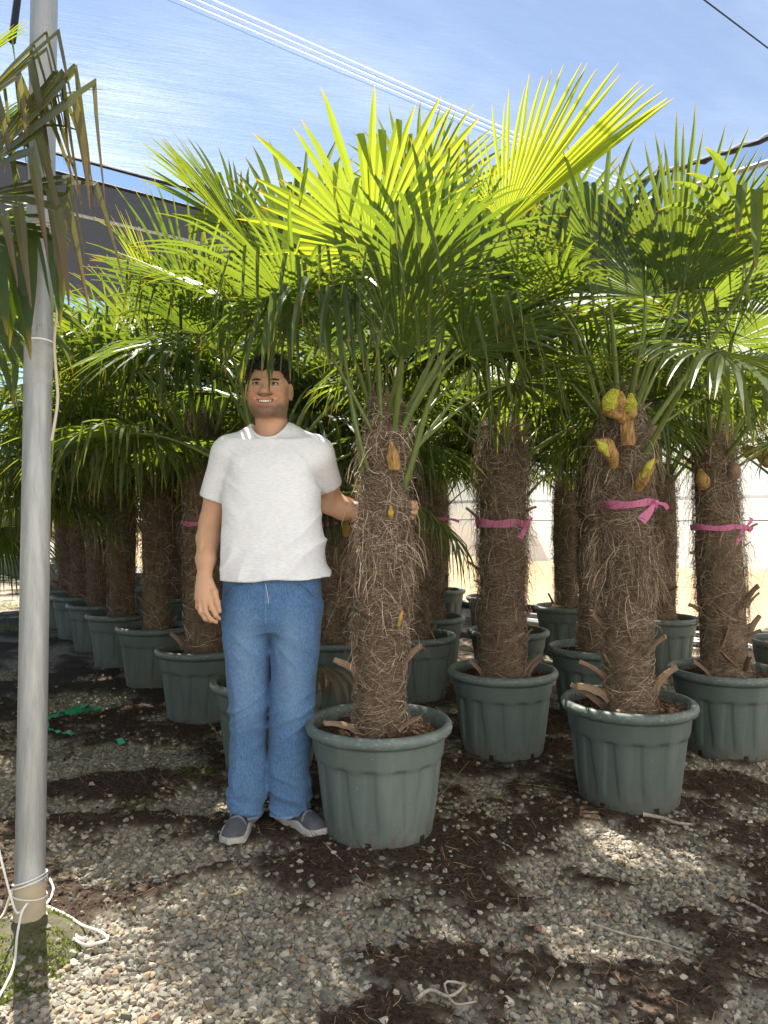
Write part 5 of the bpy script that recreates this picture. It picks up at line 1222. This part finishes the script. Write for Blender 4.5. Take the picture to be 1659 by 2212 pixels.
# ---- running shoes
def shoe(heel, toe, seed):
    heel = np.array(heel); toe = np.array(toe); d = toe - heel; L = np.linalg.norm(d); yaw = math.atan2(d[1], d[0])
    e = empty('shoe', (heel[0], heel[1], .008), yaw); e.parent = man
    sk = [0, .02, .06, .12, .17, .21, .25, .28, .30]; k = L/.30
    wv = [.012, .030, .036, .035, .042, .047, .043, .029, .004]
    hv = [.050, .085, .102, .098, .078, .066, .058, .046, .030]
    U = Field(ax_((-.01, L + .012, .0032),), ax_((-.062, .062, .0032),), ax_((-.006, .125, .0032),))
    X, Y, Z = U.grid((slice(None),)*3); s = X/k
    w = np.interp(s, sk, wv)*.97; h = np.interp(s, sk, hv); yc = .008*np.sin(np.clip(s/.3, 0, 1)*np.pi)*seed
    zl = .028 + .004*np.cos(s*40)
    q = np.abs((Y-yc)/np.maximum(w, .003))**2.4 + np.abs(np.maximum(Z-.018, 0)/np.maximum(h-.018, .004))**2.2
    d_ = (q**(1/2.3) - 1)*np.minimum(w, .03)
    d_ = d_ + .0010*np.sin(Y*700)*np.sin(X*500)*(s > .17)
    U.F = np.maximum(np.maximum(d_, zl - .006 - Z), np.maximum(-X + .002, X - L)).astype(np.float32)
    V, F = U.surface(); V = relax(V, F, 2)
    me = mesh_np('upper', V, [F], True)
    xx, yy, zz = V.T; ss = xx/k
    ov = ((np.abs(ss - .185 - .25*np.abs(yy)) < .005) & (zz > .045)).astype(float)
    c = np.tile((.075, .080, .088), (len(V), 1)); dk = ((ss > .05) & (ss < .18) & (np.abs(yy) < .026) & (zz > .055))
    c[dk] = (.022, .022, .026); c = c*(1-ov[:, None]*.8) + np.array([.30, .31, .32])*ov[:, None]*.8
    br = ((ss < .13) & (zz > .035) & ~dk); c[br] = c[br]*.5 + np.array([.055, .038, .036])*.5
    ds = fbm(xx*30, yy*30, zz*30, 3, 3)[:, None]*sstep(.12, .26, ss)[:, None]; c = c*(1-.5*ds) + np.array([.20, .20, .20])*.5*ds
    attr_c(me, 'c', c); me.materials.append(attr_material('shoe_mesh', 'c', .75, bump=(350, .35))); obj('upper', me, e)
    W_ = Field(ax_((-.014, L + .014, .0032),), ax_((-.066, .066, .0032),), ax_((-.006, .075, .0032),))
    X, Y, Z = W_.grid((slice(None),)*3); s = X/k; w = np.interp(s, sk, wv)*1.06 + .003; yc = .008*np.sin(np.clip(s/.3, 0, 1)*np.pi)*seed
    top = .034 + .016*np.exp(-((s-.0)/.05)**2) + .006*np.sin(s*42 + 1); bot = .0 + .016*sstep(.235, .30, s) + .004*sstep(.03, .0, s) + .004*np.exp(-((s-.12)/.03)**2)
    d_ = np.abs(Y-yc) - w; d_ = d_ + .0012*np.sin(Z*700)
    W_.F = np.maximum(np.maximum(d_, (Z - top)*.9), np.maximum(bot - Z, np.maximum(-.006 - X, X - L - .004))).astype(np.float32)
    V, F = W_.surface(); V = relax(V, F, 2); obj('sole', mesh_np('sole', V, [F], True, M['sole']), e)
    mb = MB()
    for q in np.linspace(.095, .155, 4):
        hh = np.interp(q, sk, hv); p = np.array([(q*k + .006*math.sin(3*t), .026*t, hh + .002 - .012*t*t) for t in np.linspace(-1, 1, 9)]); mb.add(*tube(p, .0028, 5))
    obj('lace', mb.mesh('lace', simple('lace', (.012, .012, .014), .7), True), e)
    # ankle in a dark sock joins jeans and shoe
    p = np.array([(.058*k, 0, .07), (.05*k, 0, .16)]); obj('sock', mesh_np('sock', *tube(p, [.036, .04], 14), True, simple('sock', (.03, .03, .033), .9)), e)
    return e
M['sole'] = simple('foam_sole', (.55, .53, .48), .7, var=(30, (.40, .37, .31)), bump=(60, .3))
shoe((-.085, .075), (-.122, -.225), -1); shoe((.015, .055), (.222, -.135), 1)
# ------------------------------------------------------------------ galvanised pole
pb = np.array([-1.004, 2.13, 0.0]); pt_ = np.array([-1.10, 2.42, 3.05]); pdir = (pt_ - pb)/3.05
pole = empty('pole', tuple(pb)); tag(pole, 'galvanised steel pole with strings tied round its foot', 'pole')
def pz(z): return pdir*z
V, F = tube(np.array([pz(z) for z in np.linspace(.0, 5.0, 20)]), .0405, 32, ref=(0, 1, 0)); obj('steel_tube', mesh_np('steel_tube', V, F, True, M['pole']), pole)
def ring(z0, z1, r, mat, name, n=32):
    V, F = tube(np.array([pz(z0), pz(z1)]), r, n, ref=(0, 1, 0), cap=False); o = obj(name, mesh_np(name, V, F, True, mat), pole); return o
ring(1.60, 1.72, .0412, M['tape'], 'tape'); ring(1.735, 1.74, .0413, M['string'], 'tape'); ring(.055, .165, .0430, M['strap'], 'strap')
def coil(z, turns, r, rad, mat, parent, tiltk=0.0, seed=0, name='string_wrap'):
    t = np.linspace(0, turns*TAU, int(turns*28)); rr = np.random.RandomState(seed)
    p = np.array([pz(z + .010*q/TAU + tiltk*math.sin(q + seed)) for q in t]) + np.stack([r*np.cos(t), r*np.sin(t), 0*t], 1)
    return obj(name, mesh_np(name, *tube(p, rad, 5), True, mat), parent)
coil(2.07, 4, .043, .0028, M['twine'], pole, .010, 1, 'twine_wrap'); coil(.155, 2.2, .0450, .0022, M['string'], pole, .014, 2); coil(.12, 1.3, .0450, .0022, M['string'], pole, .010, 4); coil(.055, 1.6, .0450, .003, M['twine'], pole, .004, 3, 'twine_wrap')
coil(2.93, 1.2, .043, .004, M['bar_dark'], pole, .004, 5, 'clamp')
# pencilled marks on the pole under the tape
rr = np.random.RandomState(5); mb = MB()
for (z0, txt) in ((1.785, 'FC  CB'), (1.765, 'TT N'), (1.745, 'VON')):
    for i, ch in enumerate(txt):
        if ch == ' ': continue
        for s_ in range(3):
            a = R(258 + i*9 + rr.uniform(0, 6)); zz = z0 + rr.uniform(-.006, .006); q = pz(zz) + np.array([.0408*math.cos(a), .0408*math.sin(a), 0])
            mb.add(*box(q, (.0035 if s_ else .0008, .0006, .0008 if s_ else .009), a + R(90)))
obj('pencil_marks', mb.mesh('pencil_marks', simple('graphite', (.12, .12, .13), .6)), pole)
# hanging cords
def cord(name, pts, rad, mat, label, cat='string', n=40):
    q = smooth_path(pts, n); o = obj(name, mesh_np(name, *tube(q - q[0], rad, 6), True, mat), None, tuple(q[0])); tag(o, label, cat); return o
cord('twine_cord', [P(112, 530, 2.25), P(114, 580, 2.2), P(124, 620, 2.18), P(121, 680, 2.17), P(116, 740, 2.17), P(120, 800, 2.16), P(124, 860, 2.16), P(118, 910, 2.16), P(111, 952, 2.16)], .0042, M['twine'], 'beige twine hanging down the right side of the pole')
cord('white_string', [P(-8, 1800, 2.05), P(12, 1880, 2.05), P(33, 1955, 2.07), P(45, 1968, 2.075), P(62, 1948, 2.07), P(50, 1968, 2.05), P(40, 2020, 1.99), P(34, 2080, 1.9), P(12, 2130, 1.83), P(-12, 2170, 1.78)], .0032, M['string'], 'thin white string tied to the pole foot, trailing off left')
z1 = lambda px, py, h=.012: GP(px, py) + np.array([0, 0, h])
for k, pts in enumerate(([(104, 1975), (150, 1990), (180, 2010), (215, 2022), (235, 2040), (205, 2050), (175, 2048), (130, 2010), (104, 1978)], [(104, 1976), (140, 1998), (170, 2035), (190, 2046)], [(102, 1972), (112, 1950), (118, 1930), (110, 1915)])):
    cord('string_loop', [z1(*q, .03 if i in (0, len(pts)-1) else .020) for i, q in enumerate(pts)], .0042, M['string'], ('white string loop lying on the moss right of the pole', 'short white string end beside the loop on the moss', 'white string end sticking up behind the pole foot')[k])
cord('string_loop', [z1(30, 1975, .08), z1(12, 1990, .03), z1(-10, 2008, .02)], .0042, M['twine'], 'twine end lying left of the pole foot')
# mossy mound at the pole foot
an = np.arange(40)*TAU/40; rr_ = np.linspace(.0, .20, 18); A, Q = np.meshgrid(an, rr_)
x = Q*np.cos(A); y = Q*np.sin(A)*1.35 - .06*Q/.26; z = .070*(1 - sstep(.03, .19, Q*(.75 + .6*fbm(x*9, y*9, 0, 14, 2)))) + .035*(fbm(x*26, y*26, 0, 4, 4)-.5)*sstep(.0, .05, Q) - .02*sstep(.16, .20, Q)
mo = obj('mossy_mound', mesh_np('mossy_mound', np.stack([x, y, z], 2).reshape(-1, 3), [grid_faces(18, 40, wrap_v=True)], True, M['concrete']), None, tuple(pb)); tag(mo, 'low mossy concrete mound round the pole foot', 'footing')
# moss tufts
r = np.random.RandomState(8); n = 5200; a = r.uniform(0, TAU, n); q = .05 + .14*np.sqrt(r.rand(n)); x = q*np.cos(a); y = q*np.sin(a)*1.35 - .06*q/.26
zz = .070*(1 - sstep(.03, .19, q*(.75 + .6*fbm(x*9, y*9, 0, 14, 2)))) + .035*(fbm(x*26, y*26, 0, 4, 4)-.5); ok = fbm(x*16 + 5, y*16, 0, 9, 2) > .44; x, y, zz = x[ok], y[ok], zz[ok]; n = len(x)
V, F = strands(np.stack([x, y, zz - .002], 1), r.normal(0, .6, (n, 3)) + np.array([0, 0, 1]), .006 + .008*r.rand(n), 3, .4, .004, r)
mm = mesh_np('moss', V, [F], False, M['grass']); attr_f(mm, 't', np.zeros(len(V))); mo2 = obj('moss', mm, mo); mo2['kind'] = 'stuff'

ms = MB(); rq = np.random.RandomState(12)
for i in range(150):
    V_, F_ = HULLS[i % 14]; a_ = rq.uniform(0, TAU); q_ = .06 + .15*math.sqrt(rq.rand()); xx = q_*math.cos(a_); yy = q_*math.sin(a_)*1.35 - .06*q_/.26
    zz_ = .070*(1 - float(sstep(.03, .19, q_*(.75 + .6*fbm(xx*9, yy*9, 0, 14, 2))))) + .035*(float(fbm(xx*26, yy*26, 0, 4, 4))-.5)
    ms.add(V_*rq.uniform(.006, .015) + np.array([xx, yy, zz_ + .002]), F_, np.array([.26, .25, .20])*rq.uniform(.5, 1.2))
pebbles = obj('embedded_pebbles', ms.mesh('embedded_pebbles', M['stone'], False, cattr='c'), mo); pebbles['kind'] = 'stuff'
# ------------------------------------------------------------------ litter on the ground
gs = empty('green_plastic_strip', tuple(GP(165, 1545))); tag(gs, 'crumpled bright green plastic strip lying on the gravel by the pole', 'plastic strip'); go = np.array(gs.location)
def flat_strip(pts, w, seed):
    r = np.random.RandomState(seed); p = smooth_path([z1(a, b, .028 + .02*r.rand()) for a, b in pts], 28) - go
    d = unit(np.gradient(p, axis=0)); wd = unit(np.cross(d, (0, 0, 1)) + r.normal(0, .35, (28, 3))); return strip(p, w*(.6 + .5*np.abs(np.sin(np.arange(28)*.6 + seed))), wd)
for k, (pts, w) in enumerate((([(104, 1568), (130, 1556), (160, 1548), (190, 1538), (225, 1546)], .05), ([(106, 1560), (140, 1552), (175, 1534), (205, 1540)], .04), ([(104, 1562), (104, 1580), (118, 1592), (140, 1596), (160, 1599)], .022), ([(150, 1556), (175, 1550), (200, 1544)], .045))):
    V, F = flat_strip(pts, w, k); obj('strip', mesh_np('strip', V, [F], True, M['green']), gs)
o = obj('plastic_scrap', mesh_np('plastic_scrap', *[q for q in strip(np.array([z1(257, 1606, .03), z1(261, 1612, .035), z1(266, 1618, .03)]) - z1(261, 1612, .0), .03, unit((1, .3, .3)))][:1], [strip(np.zeros((3, 3)), .03, (1, 0, 0))[1]], True, M['green']), None, tuple(z1(261, 1612, 0))); tag(o, 'tiny green plastic scrap on the gravel right of the strip', 'scrap')
def twig(pts, rad, label, mat='wood', name='twig', cat='twig', h=.02):
    q = smooth_path([z1(a, b, h) for a, b in pts], 20); tt = np.linspace(1, .5, 20)
    o = obj(name, mesh_np(name, *tube(q - q[0], rad*tt, 6), True, M[mat]), None, tuple(q[0])); return tag(o, label, cat)
twig([(1388, 1768), (1405, 1771), (1430, 1776), (1460, 1786), (1496, 1790)], .010, 'pale crooked dead branch lying before the budding palm pot')
twig([(1365, 1762), (1385, 1760), (1402, 1756)], .004, 'short pale twig touching the budding palm pot')
twig([(1290, 2010), (1350, 2030), (1420, 2045), (1500, 2075)], .0035, 'long thin dry stalk on the gravel at right')
twig([(700, 1830), (740, 1870), (770, 1900), (820, 1960)], .0025, 'thin dark stem on the gravel left of the peat')
twig([(1600, 1955), (1640, 1975), (1680, 2000)], .006, 'broken stick at the right edge of the ground')
twig([(900, 2170), (930, 2150), (970, 2165), (1000, 2140), (960, 2135), (980, 2180), (1030, 2175)], .005, 'tangled dry root curl at the bottom centre')
twig([(1085, 1830), (1100, 1838), (1112, 1850)], .003, 'small forked twig right of the held palm pot')
twig([(1120, 1700), (1180, 1708), (1230, 1717)], .003, 'straight green stem beside the budding palm pot', 'petiole')
twig([(385, 1500), (430, 1540), (470, 1590)], .003, 'thin stalk leaning across the peat left of the man')
twig([(185, 2085), (230, 2074), (290, 2073)], .0022, 'fine straw on the gravel right of the pole shadow')
twig([(900, 1790), (1010, 1655), (1018, 1648)], .0015, 'hair thin stem right of the held palm pot')
for k, (a, b, rz, lb) in enumerate(((1022, 2020, .9, 'pale wood chip lying alone on dark peat'), (1300, 1890, .1, 'square cream wood chip on the peat at right'), (1488, 1910, 1.3, 'upright pale wood chip on the gravel at far right'), (648, 1892, .3, 'tan wood chip near the shoe shadow'))):
    V, F = box((0, 0, .012), (.022, .009, .008), rz); o = obj('wood_chip', mesh_np('wood_chip', V, [F], False, M['wood']), None, tuple(z1(a, b, .008))); tag(o, lb, 'chip')
def tuft(px, py, n, hgt, sp, label, seed):
    r = np.random.RandomState(seed); c = GP(px, py); a = r.uniform(0, TAU, n); q = sp*np.sqrt(r.rand(n))
    x0 = np.stack([q*np.cos(a), q*np.sin(a), 0*a + .002], 1); V, F = strands(x0, np.stack([np.cos(a)*.6, np.sin(a)*.6, 0*a + .8], 1) + r.normal(0, .3, (n, 3)), hgt*(.5 + .6*r.rand(n)), 4, .5, .004, r, grav=.9)
    me = mesh_np('weed_tuft', V, [F], False, M['grass']); attr_f(me, 't', np.tile(np.repeat(np.linspace(0, .85, 5), 2), n)); tag(obj('weed_tuft', me, None, tuple(c)), label, 'weed')
tuft(425, 1672, 130, .05, .07, 'small green weed on the gravel left of the jeans', 1)
tuft(190, 1552, 120, .05, .06, 'weed growing through the green plastic strip', 2)
tuft(300, 1745, 70, .05, .05, 'thin weed on the gravel between pole and man', 3)
tuft(20, 1360, 400, .08, .35, 'bright grass patch on the path left of the pole', 4)
tuft(30, 1310, 300, .08, .4, 'farther grass patch on the path left of the pole', 5)
